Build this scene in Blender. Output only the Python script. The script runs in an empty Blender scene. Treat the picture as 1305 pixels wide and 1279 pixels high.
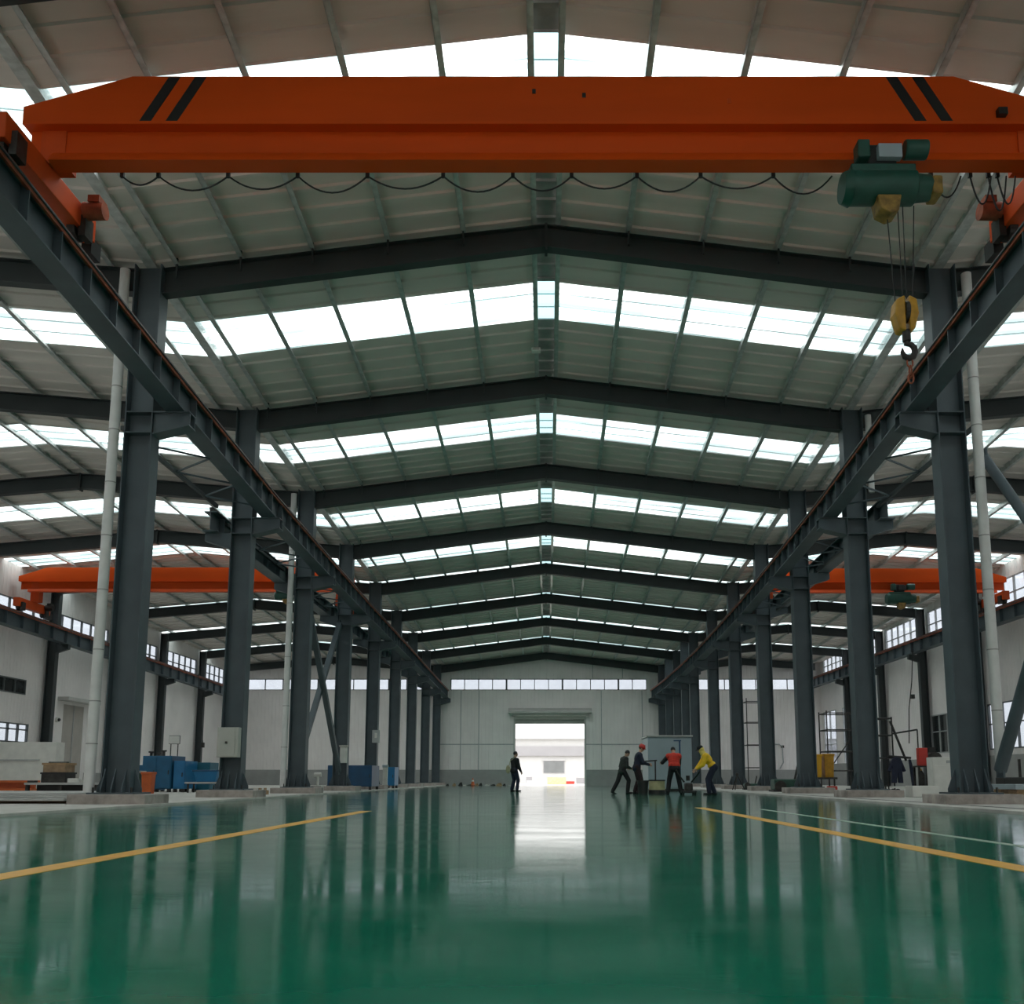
import bpy, math, random
from mathutils import Vector as V, Matrix, Euler
random.seed(7)
S = bpy.context.scene
COL = S.collection
R = math.radians
ORD = ['nearest', 'second', 'third', 'fourth', 'fifth', 'sixth', 'seventh', 'eighth', 'ninth', 'tenth', 'eleventh', 'twelfth', 'thirteenth']

# ------------------------------------------------------------------ helpers
class MB:
    """collects closed shapes and links them as ONE mesh object"""
    def __init__(s): s.v = []; s.f = []
    def add(s, vs, fs):
        o = len(s.v); s.v += [tuple(p) for p in vs]; s.f += [tuple(i + o for i in f) for f in fs]; return s
    def hexa(s, p):   # 4 bottom (ccw seen from above), 4 top
        return s.add(p, [(3, 2, 1, 0), (4, 5, 6, 7), (0, 1, 5, 4), (1, 2, 6, 5), (2, 3, 7, 6), (3, 0, 4, 7)])
    def box(s, x0, x1, y0, y1, z0, z1):
        return s.hexa([(x0, y0, z0), (x1, y0, z0), (x1, y1, z0), (x0, y1, z0), (x0, y0, z1), (x1, y0, z1), (x1, y1, z1), (x0, y1, z1)])
    def bar(s, a, b, w, h, up=(0, 0, 1)):   # rectangular bar between two points
        a = V(a); b = V(b); d = (b - a).normalized(); up = V(up)
        if abs(d.dot(up)) > .98: up = V((0, 1, 0))
        x = d.cross(up).normalized(); z = x.cross(d).normalized(); x = x * w / 2; z = z * h / 2
        return s.add([a - x - z, a + x - z, a + x + z, a - x + z, b - x - z, b + x - z, b + x + z, b - x + z],
                     [(0, 1, 2, 3), (7, 6, 5, 4), (0, 4, 5, 1), (1, 5, 6, 2), (2, 6, 7, 3), (3, 7, 4, 0)])
    def tube(s, pts, r, n=8, caps=True):
        pts = [V(p) for p in pts]; m = len(pts); rr = r if isinstance(r, (list, tuple)) else [r] * m
        o = len(s.v); px = None
        for i, p in enumerate(pts):
            d = (pts[min(i + 1, m - 1)] - pts[max(i - 1, 0)]).normalized()
            if px is None: px = d.cross(V((0, 0, 1)) if abs(d.z) < .9 else V((1, 0, 0))).normalized()
            px = (px - d * px.dot(d)).normalized(); py = d.cross(px)
            for k in range(n):
                t = 2 * math.pi * k / n; s.v.append(tuple(p + (px * math.cos(t) + py * math.sin(t)) * rr[i]))
        for i in range(m - 1):
            for k in range(n):
                a = o + i * n + k; b = o + i * n + (k + 1) % n; s.f.append((a, b, b + n, a + n))
        if caps:
            s.f.append(tuple(o + k for k in reversed(range(n)))); s.f.append(tuple(o + (m - 1) * n + k for k in range(n)))
        return s
    def prism(s, poly, vec):   # polygon (list of 3d points) extruded by vec
        n = len(poly); vec = V(vec); a = [V(p) for p in poly]; b = [p + vec for p in a]
        return s.add(a + b, [tuple(reversed(range(n))), tuple(range(n, 2 * n))] + [(i, (i + 1) % n, n + (i + 1) % n, n + i) for i in range(n)])
    def ell(s, c, r, rot=None, n=14, m=9):
        c = V(c); rot = rot or Matrix.Identity(3); vs = [c + rot @ V((0, 0, r[2]))]
        for i in range(1, m):
            a = math.pi * i / m
            for k in range(n):
                t = 2 * math.pi * k / n
                vs.append(c + rot @ V((r[0] * math.sin(a) * math.cos(t), r[1] * math.sin(a) * math.sin(t), r[2] * math.cos(a))))
        vs.append(c + rot @ V((0, 0, -r[2]))); L = len(vs) - 1; fs = []
        for k in range(n): fs.append((0, 1 + k, 1 + (k + 1) % n)); fs.append((L, L - n + (k + 1) % n, L - n + k))
        for i in range(m - 2):
            for k in range(n):
                a = 1 + i * n + k; b = 1 + i * n + (k + 1) % n; fs.append((a, a + n, b + n, b))
        return s.add(vs, fs)
    def cap(s, a, b, ra, rb, n=12):   # tapered capsule
        s.ell(a, (ra,) * 3, n=n, m=8); s.ell(b, (rb,) * 3, n=n, m=8)
        return s.tube([a, b], [ra, rb], n)
    def build(s, name, mat, parent=None, smooth=False, bevel=0, off=None):
        if off is None: off = root_loc(parent)
        me = bpy.data.meshes.new(name)
        me.from_pydata([(p[0] - off[0], p[1] - off[1], p[2] - off[2]) for p in s.v], [], s.f); me.update()
        o = bpy.data.objects.new(name, me); COL.objects.link(o); me.materials.append(mat)
        if smooth:
            for p in me.polygons: p.use_smooth = True
            try: me.set_sharp_from_angle(angle=R(40))
            except Exception: pass
        if bevel:
            b = o.modifiers.new('bevel', 'BEVEL'); b.width = bevel; b.segments = 2; b.limit_method = 'ANGLE'
        if parent: o.parent = parent
        return o

def root_loc(o):
    t = V((0, 0, 0))
    while o: t = t + o.location; o = o.parent
    return t
def tag(o, label, cat, group=None, kind=None):
    o['label'] = label; o['category'] = cat
    if group: o['group'] = group
    if kind: o['kind'] = kind
    return o
def thing(name, label, cat, loc=(0, 0, 0), group=None, rz=0):
    o = bpy.data.objects.new(name, None); o.empty_display_size = .2; COL.objects.link(o); o.location = loc; o.rotation_euler = (0, 0, rz)
    return tag(o, label, cat, group)
def struct(o): o['kind'] = 'structure'; return o
def copy_tree(o, parent=None):
    c = o.copy(); COL.objects.link(c); c.parent = parent
    for ch in o.children: copy_tree(ch, c)
    return c
def local(mb, name, mat, parent, **k): return mb.build(name, mat, parent, off=(0, 0, 0), **k)
def place(mesh_obj, loc, parent):   # another instance of a part, at a world place
    c = mesh_obj.copy(); COL.objects.link(c); c.parent = parent; c.location = V(loc) - root_loc(parent); return c
def interp(x, xs, ys):
    if x <= xs[0]: i = 0
    elif x >= xs[-1]: i = len(xs) - 2
    else: i = max(k for k in range(len(xs) - 1) if xs[k] <= x)
    t = (x - xs[i]) / (xs[i + 1] - xs[i]); return ys[i] + (ys[i + 1] - ys[i]) * t

# ------------------------------------------------------------------ materials
def mat(name, col, rough=.6, metal=0., var=.15, scale=4., bump=0., bscale=30., coat=0., stretch=(1, 1, 1), spec=.5):
    m = bpy.data.materials.new(name); m.use_nodes = True; nt = m.node_tree; N = nt.nodes; L = nt.links
    p = N['Principled BSDF']; p.inputs['Roughness'].default_value = rough; p.inputs['Metallic'].default_value = metal
    p.inputs['Coat Weight'].default_value = coat; p.inputs['Specular IOR Level'].default_value = spec
    tc = N.new('ShaderNodeTexCoord'); mp = N.new('ShaderNodeMapping'); mp.inputs['Scale'].default_value = stretch
    L.new(tc.outputs['Object'], mp.inputs['Vector'])
    nz = N.new('ShaderNodeTexNoise'); nz.inputs['Scale'].default_value = scale; nz.inputs['Detail'].default_value = 5
    L.new(mp.outputs['Vector'], nz.inputs['Vector'])
    cr = N.new('ShaderNodeValToRGB'); cr.color_ramp.elements[0].position = .3; cr.color_ramp.elements[1].position = .7
    cr.color_ramp.elements[0].color = (*[c * (1 - var) for c in col], 1); cr.color_ramp.elements[1].color = (*[min(1, c * (1 + var)) for c in col], 1)
    L.new(nz.outputs['Fac'], cr.inputs['Fac']); L.new(cr.outputs['Color'], p.inputs['Base Color'])
    if bump:
        n2 = N.new('ShaderNodeTexNoise'); n2.inputs['Scale'].default_value = bscale; n2.inputs['Detail'].default_value = 3
        L.new(mp.outputs['Vector'], n2.inputs['Vector'])
        b = N.new('ShaderNodeBump'); b.inputs['Strength'].default_value = bump; b.inputs['Distance'].default_value = .02
        L.new(n2.outputs['Fac'], b.inputs['Height']); L.new(b.outputs['Normal'], p.inputs['Normal'])
    return m
def ribbed(name, col, axis, period, depth=.02, rough=.5, var=.06):   # profiled metal cladding
    m = mat(name, col, rough, 0, var, .6)
    nt = m.node_tree; N = nt.nodes; L = nt.links; p = N['Principled BSDF']
    g = N.new('ShaderNodeNewGeometry'); sx = N.new('ShaderNodeSeparateXYZ'); L.new(g.outputs['Position'], sx.inputs[0])
    a = N.new('ShaderNodeMath'); a.operation = 'MULTIPLY'; a.inputs[1].default_value = 1 / period; L.new(sx.outputs[axis], a.inputs[0])
    pp = N.new('ShaderNodeMath'); pp.operation = 'PINGPONG'; pp.inputs[1].default_value = .5; L.new(a.outputs[0], pp.inputs[0])
    mr = N.new('ShaderNodeMapRange'); mr.inputs['From Min'].default_value = .06; mr.inputs['From Max'].default_value = .14; L.new(pp.outputs[0], mr.inputs['Value'])
    b = N.new('ShaderNodeBump'); b.inputs['Strength'].default_value = 1; b.inputs['Distance'].default_value = depth
    L.new(mr.outputs['Result'], b.inputs['Height']); L.new(b.outputs['Normal'], p.inputs['Normal'])
    return m
def glassy(name, col, transp, diffuse_tl=True):
    m = bpy.data.materials.new(name); m.use_nodes = True; nt = m.node_tree; N = nt.nodes; L = nt.links; N.clear()
    out = N.new('ShaderNodeOutputMaterial'); t = N.new('ShaderNodeBsdfTransparent'); t.inputs['Color'].default_value = (*col, 1)
    nz = N.new('ShaderNodeTexNoise'); nz.inputs['Scale'].default_value = 2.5; nz.inputs['Detail'].default_value = 4
    tc = N.new('ShaderNodeTexCoord'); L.new(tc.outputs['Object'], nz.inputs['Vector'])
    mr = N.new('ShaderNodeMapRange'); mr.inputs['To Min'].default_value = (1 - transp) * .6; mr.inputs['To Max'].default_value = (1 - transp) * 1.4
    L.new(nz.outputs['Fac'], mr.inputs['Value'])
    if diffuse_tl:
        d = N.new('ShaderNodeBsdfTranslucent'); d.inputs['Color'].default_value = (*[c * .9 for c in col], 1)
    else:
        d = N.new('ShaderNodeBsdfGlossy'); d.inputs['Roughness'].default_value = .08
    mx = N.new('ShaderNodeMixShader'); L.new(mr.outputs['Result'], mx.inputs[0]); L.new(t.outputs[0], mx.inputs[1]); L.new(d.outputs[0], mx.inputs[2])
    L.new(mx.outputs[0], out.inputs['Surface']); return m

def striped_sky():     # translucent ribbed sheet: clear flats, denser teal ribs and laps across the slope
    m = glassy('skylight_sheet', (.80, .92, .93), .88); nt = m.node_tree; N = nt.nodes; L = nt.links
    t = [n for n in N if n.type == 'BSDF_TRANSPARENT'][0]
    g = N.new('ShaderNodeTexCoord'); mp = N.new('ShaderNodeMapping'); mp.inputs['Scale'].default_value = (.15, 3.6, .15); L.new(g.outputs['Object'], mp.inputs['Vector'])
    nz = N.new('ShaderNodeTexNoise'); nz.inputs['Scale'].default_value = 1.4; nz.inputs['Detail'].default_value = 4; L.new(mp.outputs[0], nz.inputs['Vector'])
    cr = N.new('ShaderNodeValToRGB'); e = cr.color_ramp.elements; e[0].position = .45; e[0].color = (.20, .29, .30, 1); e[1].position = .58; e[1].color = (.86, .93, .925, 1)
    L.new(nz.outputs['Fac'], cr.inputs['Fac']); L.new(cr.outputs['Color'], t.inputs['Color']); return m
M = {}
M['steel'] = mat('dark_steel_paint', (.060, .082, .095), .48, 0, .18, 1.5, .05, 20)
M['steel2'] = mat('dark_rafter_paint', (.030, .038, .040), .55, 0, .15, 1.2)
M['zinc'] = mat('galvanised_steel', (.50, .52, .51), .36, .25, .2, 6)
M['roof'] = mat('roof_lining', (.70, .64, .60), .65, 0, .10, .8, .5, 3.5, stretch=(.35, 1.6, 1))
M['ridgecap'] = mat('ridge_cap_metal', (.30, .31, .30), .6, .1, .2, 3)
M['sky'] = striped_sky()
M['skydim'] = glassy('ridge_skylight_sheet', (.24, .37, .39), .8)
M['pane'] = glassy('window_glass', (.62, .65, .69), .86, False)
M['darkglass'] = mat('dark_window_glass', (.03, .035, .035), .1, 0, .2, 2)
M['wallX'] = ribbed('white_cladding_side', (.83, .785, .77), 1, .3, .02)
M['wallY'] = ribbed('white_cladding_end', (.82, .77, .755), 0, .3, .015)
M['wains'] = mat('grey_masonry_band', (.33, .33, .32), .8, 0, .08, 1.5, .1, 15)
M['seam'] = mat('wall_seam_metal', (.38, .39, .39), .5, 0, .1)
M['frame'] = mat('window_frame_metal', (.09, .10, .105), .5, 0, .1)
M['conc'] = mat('concrete', (.47, .45, .42), .75, 0, .22, 1.6, .15, 12)
M['plinth'] = mat('plinth_concrete', (.33, .29, .265), .85, 0, .35, 3.5, .4, 14)
M['orange'] = mat('crane_orange_paint', (.66, .076, .005), .5, 0, .10, .7, stretch=(.3, 1, 2), spec=.2)
M['orange2'] = mat('crane_carriage_orange', (.60, .075, .010), .5, 0, .12, 1.5, spec=.25)
M['black'] = mat('black_paint', (.012, .012, .012), .5, 0, .2)
M['rubber'] = mat('black_cable_rubber', (.01, .01, .011), .6, 0, .2)
M['green'] = mat('hoist_green_paint', (.012, .075, .055), .45, 0, .15, 5)
M['yellow'] = mat('yellow_hook_paint', (.50, .25, .015), .45, 0, .25, 7)
M['dully'] = mat('dull_yellow_brown_paint', (.26, .15, .03), .55, 0, .45, 9)  # darker, browner tone than the hook yellow
M['iron'] = mat('dark_iron', (.05, .047, .044), .5, .6, .3, 8)
M['rust'] = mat('rusty_red_rail', (.30, .075, .035), .7, .1, .4, 5)
M['pipe'] = mat('white_plastic_pipe', (.62, .62, .61), .4, 0, .08, 3)
M['pipejoint'] = mat('pipe_joint', (.30, .30, .29), .5, 0, .1)
M['blue'] = mat('blue_machine_paint', (.006, .092, .19), .42, 0, .12, 3)
M['blue2'] = mat('bright_blue_paint', (.010, .15, .33), .42, 0, .12, 3)
M['navy'] = mat('dark_blue_chest_paint', (.005, .058, .135), .45, 0, .15, 3)
M['teal'] = mat('teal_machine_paint', (.015, .13, .19), .45, 0, .15, 3)
M['cab'] = mat('pale_blue_grey_cabinet', (.33, .39, .43), .45, 0, .05, 1.5)
M['beige'] = mat('beige_electrical_box', (.42, .42, .38), .5, 0, .06, 3)
M['wood'] = mat('raw_timber', (.34, .22, .12), .8, 0, .3, 6, .3, 20, stretch=(1, 6, 6))
M['crate'] = mat('brown_crate_board', (.27, .18, .11), .85, 0, .3, 5, .2, 20)
M['white'] = mat('off_white_paint', (.66, .65, .61), .6, 0, .08, 3)
M['cream'] = mat('cream_tub_plastic', (.50, .46, .26), .6, 0, .2, 5)
M['ybin'] = mat('yellow_bin_plastic', (.72, .38, .01), .45, 0, .08, 3)
M['obin'] = mat('orange_bin_plastic', (.50, .10, .02), .5, 0, .15, 4)
M['gbin'] = mat('dark_green_bin_plastic', (.02, .07, .05), .5, 0, .15, 4)
M['red'] = mat('red_box_paint', (.45, .03, .02), .45, 0, .15, 4)
M['plate'] = mat('flat_steel_sheet', (.42, .42, .41), .45, .3, .15, 2)
M['line'] = mat('yellow_floor_paint', (.85, .44, .06), .35, 0, .15, 5)
M['line2'] = mat('pale_floor_line', (.42, .52, .44), .3, 0, .2, 5)  # pale grey-green tone of the thin line on the right
M['shutter'] = mat('shutter_grey_metal', (.50, .49, .47), .5, .1, .06, 2)
M['doorbrown'] = mat('beige_sliding_door', (.42, .385, .35), .6, 0, .06, 2)
M['outwall'] = mat('white_building_cladding', (.41, .415, .42), .6, 0, .03, 1)
M['outpane'] = mat('dull_grey_window', (.13, .14, .145), .35, 0, .1, 1)
M['outgrey'] = mat('grey_building_band', (.24, .24, .255), .6, 0, .04, 1)
M['ground'] = mat('pale_concrete_yard', (.42, .405, .37), .9, 0, .08, .5)
# people
M['skin'] = mat('skin', (.50, .30, .21), .55, 0, .06, 8)
M['jblack'] = mat('black_work_cloth', (.012, .013, .015), .85, 0, .3, 9, .2, 40)
M['jgrey'] = mat('charcoal_work_cloth', (.024, .028, .026), .85, 0, .45, 9, .2, 40)
M['jnavy'] = mat('navy_work_cloth', (.014, .018, .040), .85, 0, .25, 9, .2, 40)
M['jmaroon'] = mat('dark_maroon_cloth', (.026, .013, .015), .85, 0, .25, 9, .2, 40)
M['jred'] = mat('red_vest_cloth', (.55, .03, .015), .75, 0, .15, 9, .2, 40)
M['jyellow'] = mat('yellow_jacket_cloth', (.85, .52, .015), .7, 0, .12, 9, .2, 40)
M['jpale'] = mat('pale_yellow_hood_cloth', (.72, .58, .15), .8, 0, .12, 9)
M['hred'] = mat('red_helmet_plastic', (.60, .03, .02), .35, 0, .05)
M['hair'] = mat('black_hair', (.010, .009, .008), .6, 0, .3, 20)
M['bag'] = mat('khaki_bag_cloth', (.40, .38, .24), .85, 0, .15, 9)
M['eye'] = mat('eye', (.02, .015, .012), .2)
M['lip'] = mat('lip', (.33, .13, .11), .5)

def floor_material():     # polished green epoxy: diffuse paint under a clear film that mirrors strongly at grazing angles
    m = mat('green_epoxy_floor', (.002, .150, .088), .8, 0, .12, .9, 0, 1, 0, spec=0)
    nt = m.node_tree; N = nt.nodes; L = nt.links; p = N['Principled BSDF']; out = [n for n in N if n.type == 'OUTPUT_MATERIAL'][0]
    tc = N.new('ShaderNodeTexCoord'); mp = N.new('ShaderNodeMapping'); mp.inputs['Scale'].default_value = (.6, 1.4, 1); L.new(tc.outputs['Object'], mp.inputs['Vector'])
    n = N.new('ShaderNodeTexNoise'); n.inputs['Scale'].default_value = 1.1; n.inputs['Detail'].default_value = 7; n.inputs['Roughness'].default_value = .64; L.new(mp.outputs[0], n.inputs['Vector'])
    mr = N.new('ShaderNodeMapRange'); mr.inputs['From Min'].default_value = .3; mr.inputs['From Max'].default_value = .7
    mr.inputs['To Min'].default_value = .05; mr.inputs['To Max'].default_value = .15; L.new(n.outputs['Fac'], mr.inputs['Value'])
    b = N.new('ShaderNodeBump'); b.inputs['Strength'].default_value = .12; b.inputs['Distance'].default_value = .012; L.new(n.outputs['Fac'], b.inputs['Height'])
    g = N.new('ShaderNodeBsdfGlossy'); L.new(mr.outputs[0], g.inputs['Roughness']); L.new(b.outputs[0], g.inputs['Normal']); g.inputs['Color'].default_value = (.95, .95, .95, 1)
    lw = N.new('ShaderNodeLayerWeight'); lw.inputs['Blend'].default_value = .5
    pw = N.new('ShaderNodeMath'); pw.operation = 'POWER'; pw.inputs[1].default_value = 7.2; L.new(lw.outputs['Facing'], pw.inputs[0])
    ml = N.new('ShaderNodeMath'); ml.operation = 'MULTIPLY_ADD'; ml.inputs[1].default_value = .93; ml.inputs[2].default_value = .02; L.new(pw.outputs[0], ml.inputs[0])
    mx = N.new('ShaderNodeMixShader'); L.new(ml.outputs[0], mx.inputs[0]); L.new(p.outputs[0], mx.inputs[1]); L.new(g.outputs[0], mx.inputs[2]); L.new(mx.outputs[0], out.inputs['Surface'])
    return m
M['floor'] = floor_material()

# ------------------------------------------------------------------ building geometry
FY = [12.6, 20.2, 27.4, 34.6, 41.8, 49.1, 56.3, 63.4, 70.7, 77.9]          # frames, metres from the camera
RT = [13.78, 13.2, 12.72, 12.42, 12.15, 11.92, 11.70, 11.45, 11.2, 11.0]     # rafter top at the ridge
XRC = [8.9, 9.0, 9.25, 9.5, 9.75, 9.92, 10.03, 10.0, 9.87, 9.62]            # right column line
XL = -9.05; XLW = -26.3; XRW = 23.0; XLR = -17.7; RISE = 1.13; YF = 78.5; Y0 = -9.0
rt = lambda y: interp(y, [-9, 5.8] + FY, [14.6, 14.15] + RT)
xr = lambda y: interp(y, [-9, 5.8] + FY, [8.9, 8.9] + XRC)
zrail = lambda y: rt(y) - 3.70 + .012 * (y - 20)        # top of the nave crane rails
def zr(x, y):     # top of the rafters
    e = rt(y) - RISE; a = XL; b = xr(y)
    if a <= x <= b: return rt(y) - RISE * (x / a if x < 0 else x / b)
    if x < a:
        return e + .75 * ((a - x) / (a - XLR) if x > XLR else (x - XLW) / (XLR - XLW))
    mid = (b + XRW) / 2
    return e + .65 * ((x - b) / (mid - b)) if x < mid else e + .15 + .5 * (XRW - x) / (XRW - mid)

# ---- floor
fl = MB().add([(-8.2, Y0, 0), (7.6, Y0, 0), (7.6, YF, 0), (-8.2, YF, 0), (-8.2, Y0, -.2), (7.6, Y0, -.2), (7.6, YF, -.2), (-8.2, YF, -.2)],
              [(0, 1, 2, 3), (7, 6, 5, 4), (4, 5, 1, 0), (5, 6, 2, 1), (6, 7, 3, 2), (7, 4, 0, 3)]).build('floor', M['floor']); struct(fl)
struct(MB().box(XLW - .1, -8.2, Y0, YF, -.2, .05).build('floor', M['conc'], bevel=.01))
struct(MB().box(7.68, XRW + .1, Y0, YF, -.2, .05).build('floor', M['conc'], bevel=.01))
struct(MB().box(7.60, 7.68, Y0, YF, -.2, -.03).build('trim_1', M['black']))       # open channel beside the apron
for x, w, mm, y1, nm in ((-3.2, .2, 'line', 17, 'trim_2'), (3.05, .2, 'line', 19, 'trim_3'), (4.05, .10, 'line2', 18, 'trim_4')):
    struct(MB().box(x - w / 2, x + w / 2, -6, y1, .0005, .003).build(nm, M[mm]))
# joint strips of the apron
struct(MB().box(8.25, 8.33, 8, 34, .05, .056).build('trim_5', M['black']))

# ---- roof sheets with skylight bands
BANDS = [(-2, .1), (6.0, 7.4), (15.1, 17.2), (22.6, 24.4), (30.35, 32.05), (37.8, 39.5), (44.6, 46.2), (49.4, 51.2), (56.6, 58.6), (63.7, 65.7), (71.0, 73.1)]
def sheet(xa, xb, y0, y1, dz=.2):
    mb = MB(); ys = []; y = y0; P = .6
    while y < y1 - 1e-6:
        for q, d in ((0, 0), (.46, 0), (.48, -.05), (.58, -.05)):
            if y + q < y1: ys.append((y + q, d))
        y += P
    ys.append((y1, 0)); vs = []; fs = []
    for y, d in ys:
        for f in (xa, xb): x = f(y); vs.append((x, y, zr(x, y) + dz + d))
    for i in range(len(ys) - 1): fs.append((2 * i, 2 * i + 1, 2 * i + 3, 2 * i + 2))
    return mb.add(vs, fs)
c = lambda v: (lambda y: v)
SLOPES = [(c(-.3), c(XL + .12)), (c(XL - .12), c(XLR)), (c(XLR), c(XLW)), (c(.3), lambda y: xr(y) - .12), (lambda y: xr(y) + .12, lambda y: (xr(y) + XRW) / 2), (lambda y: (xr(y) + XRW) / 2, c(XRW))]
nwin = 0
for a, b in SLOPES:
    m = MB(); y = Y0
    for b0, b1 in BANDS + [(YF, None)]:
        t = sheet(a, b, y, b0); m.add(t.v, t.f); y = b1
    struct(m.build('ceiling', M['roof']))
    for b0, b1 in BANDS:
        nwin += 1; struct(sheet(a, b, b0 - .05, b1 + .05, .215).build('window_%d' % nwin, M['sky']))
m = MB(); y = Y0     # ridge cap between the two ridge purlins
for b0, b1 in BANDS + [(YF, None)]:
    t = sheet(c(-.32), c(.32), y, b0, .24); m.add(t.v, t.f); y = b1
struct(m.build('ceiling', M['ridgecap']))
for b0, b1 in BANDS:
    nwin += 1; struct(sheet(c(-.32), c(.32), b0, b1, .24).build('window_%d' % nwin, M['skydim']))

# ---- walls
def wall_side(name, X, sgn, openings, y0, yfar, topf, m):
    """a cladding wall in the plane X with rectangular openings (ya, yb, za, zb)"""
    mb = MB(); t = .12; xa, xb = sorted((X, X + sgn * t))
    ys = sorted({y0, yfar} | {o[0] for o in openings} | {o[1] for o in openings} | {y for y in FY if y0 < y < yfar})
    for i in range(len(ys) - 1):
        a, b = ys[i], ys[i + 1]; mid = (a + b) / 2
        cuts = sorted((o[2], o[3]) for o in openings if o[0] <= mid <= o[1]); z = -.2
        for z0, z1 in cuts:
            if z0 > z: mb.box(xa, xb, a, b, z, z0)
            z = max(z, z1)
        mb.hexa([(xa, a, z), (xb, a, z), (xb, b, z), (xa, b, z), (xa, a, topf(a)), (xb, a, topf(a)), (xb, b, topf(b)), (xa, b, topf(b))])
    return struct(mb.build(name, m))
def window(ya, yb, za, zb, X, sgn, nv, hz, pane='pane', fm='frame', bar=.06):
    """framed window in a side wall: nv lights wide, horizontal bars at the heights hz"""
    global nwin; nwin += 1; mb = MB(); xs = sorted((X - sgn * .03, X + sgn * .09))
    for k in range(nv + 1):
        y = ya + (yb - ya) * k / nv; w = bar / 2 if 0 < k < nv else bar
        mb.box(xs[0], xs[1], max(ya, y - w), min(yb, y + w), za, zb)
    for z in [za + bar / 2] + list(hz) + [zb - bar / 2]: mb.box(xs[0], xs[1], ya, yb, z - bar / 2, z + bar / 2)
    o = struct(mb.build('window_%d' % nwin, M[fm]))
    MB().box(X + sgn * .04, X + sgn * .05, ya, yb, za, zb).build('pane', M[pane], o)
    return o
BAYS = [(-8, -2), (-1, 5), (6.2, 12.6)] + [(FY[i] + .35, FY[i + 1] - .35) for i in range(0, 9)]
zl = lambda y: zr(XLW, y) + .2
zR = lambda y: zr(XRW, y) + .2
opL = [(a, b, 8.0, 9.4) for a, b in BAYS] + [(42.6, 47.9, 2.35, 3.3), (42.6, 47.4, 4.75, 5.5), (59.3, 61.2, 1.5, 3.3), (51.3, 53.6, .05, 4.6)]
wall_side('wall_left', XLW, -1, opL, Y0, YF, zl, M['wallX'])
for a, b in BAYS: window(a, b, 8.0, 9.4, XLW, -1, 6, [8.7], bar=.045)
window(42.6, 47.9, 2.35, 3.3, XLW, -1, 6, [3.0])
window(42.6, 47.4, 4.75, 5.5, XLW, -1, 5, [], 'darkglass')
window(59.3, 61.2, 1.5, 3.3, XLW, -1, 1, [])
d2 = struct(MB().box(XLW - .06, XLW - .02, 51.3, 53.6, .05, 4.6).build('door_2', M['doorbrown']))
MB().box(XLW - .02, XLW + .02, 52.42, 52.48, .05, 4.6).build('door_seam', M['seam'], d2)
MB().box(XLW, XLW + .6, 50.6, 54.3, 4.75, 4.95).build('door_canopy', M['shutter'], d2)
opR = [(a, b, 9.0, 10.5) for a, b in BAYS] + [(43.0, 49.0, 2.05, 4.4), (53.0, 56.3, 2.05, 4.3), (71.0, 73.0, .8, 6.0), (74.8, 78.0, .8, 6.0)]
wall_side('wall_right', XRW, 1, opR, Y0, YF, zR, M['wallX'])
for a, b in BAYS: window(a, b, 9.0, 10.5, XRW, 1, 6, [9.7], fm='seam', bar=.04)
window(43.0, 49.0, 2.05, 4.4, XRW, 1, 4, [3.35]); window(53.0, 56.3, 2.05, 4.3, XRW, 1, 3, [3.3], 'darkglass', 'seam')
window(71.0, 73.0, .8, 6.0, XRW, 1, 2, [3.3], fm='seam'); window(74.8, 78.0, .8, 6.0, XRW, 1, 2, [3.3], fm='seam')
# unseen wall added behind the camera to dim the near end; window band, open door
wl = MB(); xs = [XLW, XLR, XL, -3, 3, 8.9, 16, XRW]
for a, b in zip(xs[:-1], xs[1:]):
    z = 5.4 if a == -3 else -.2
    wl.box(a, b, Y0 - .2, Y0, z, 7.8)
    wl.hexa([(a, Y0 - .2, 9.0), (b, Y0 - .2, 9.0), (b, Y0, 9.0), (a, Y0, 9.0), (a, Y0 - .2, zr(a, Y0) + .2), (b, Y0 - .2, zr(b, Y0) + .2), (b, Y0, zr(b, Y0) + .2), (a, Y0, zr(a, Y0) + .2)])
    wl.box(a, a + .2, Y0 - .2, Y0, 7.8, 9.0)
struct(wl.build('wall_back', M['wallY']))
# end wall: door opening, one long window band
DX0, DX1, DZ = -2.55, 3.17, 5.45; WB0, WB1 = 7.9, 8.85
def endwall():
    mb = MB(); y0, y1 = YF, YF + .2
    xs = sorted({XLW, XLR, XL, -8.0, DX0, 0, DX1, 8.4, xr(YF), (xr(YF) + XRW) / 2, XRW, -25, -10.2, 11.0, 21.5})
    for i in range(len(xs) - 1):
        a, b = xs[i], xs[i + 1]; mid = (a + b) / 2; z = DZ if DX0 < mid < DX1 else -.2
        band = -8.0 < mid < 8.4 or -25 < mid < -10.2 or 11 < mid < 21.5
        if band: mb.box(a, b, y0, y1, z, WB0); z = WB1
        ta, tb = zr(a, YF) + .2, zr(b, YF) + .2
        mb.hexa([(a, y0, z), (b, y0, z), (b, y1, z), (a, y1, z), (a, y0, ta), (b, y0, tb), (b, y1, tb), (a, y1, ta)])
    return struct(mb.build('wall_far', M['wallY']))
wf = endwall()
m = MB()
for x in (-5.6, -7.1, 4.6, 8.0): m.box(x - .03, x + .03, YF - .03, YF, 1.3, 7.85)
for a, b in ((-9, DX0 - .15), (DX1 + .15, 9.5)): m.box(a, b, YF - .03, YF, 3.35, 3.43)
for x in (3.9, 6.4): m.box(x - .03, x + .03, YF - .03, YF, 8.9, 10.1)
m.build('panel_seam', M['seam'], wf)
struct(MB().box(XLW, DX0 - .15, YF - .06, YF, .0, 1.3).build('baseboard_far', M['wains']))
struct(MB().box(DX1 + .15, XRW, YF - .06, YF, .0, 1.3).build('baseboard_far', M['wains']))
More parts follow.
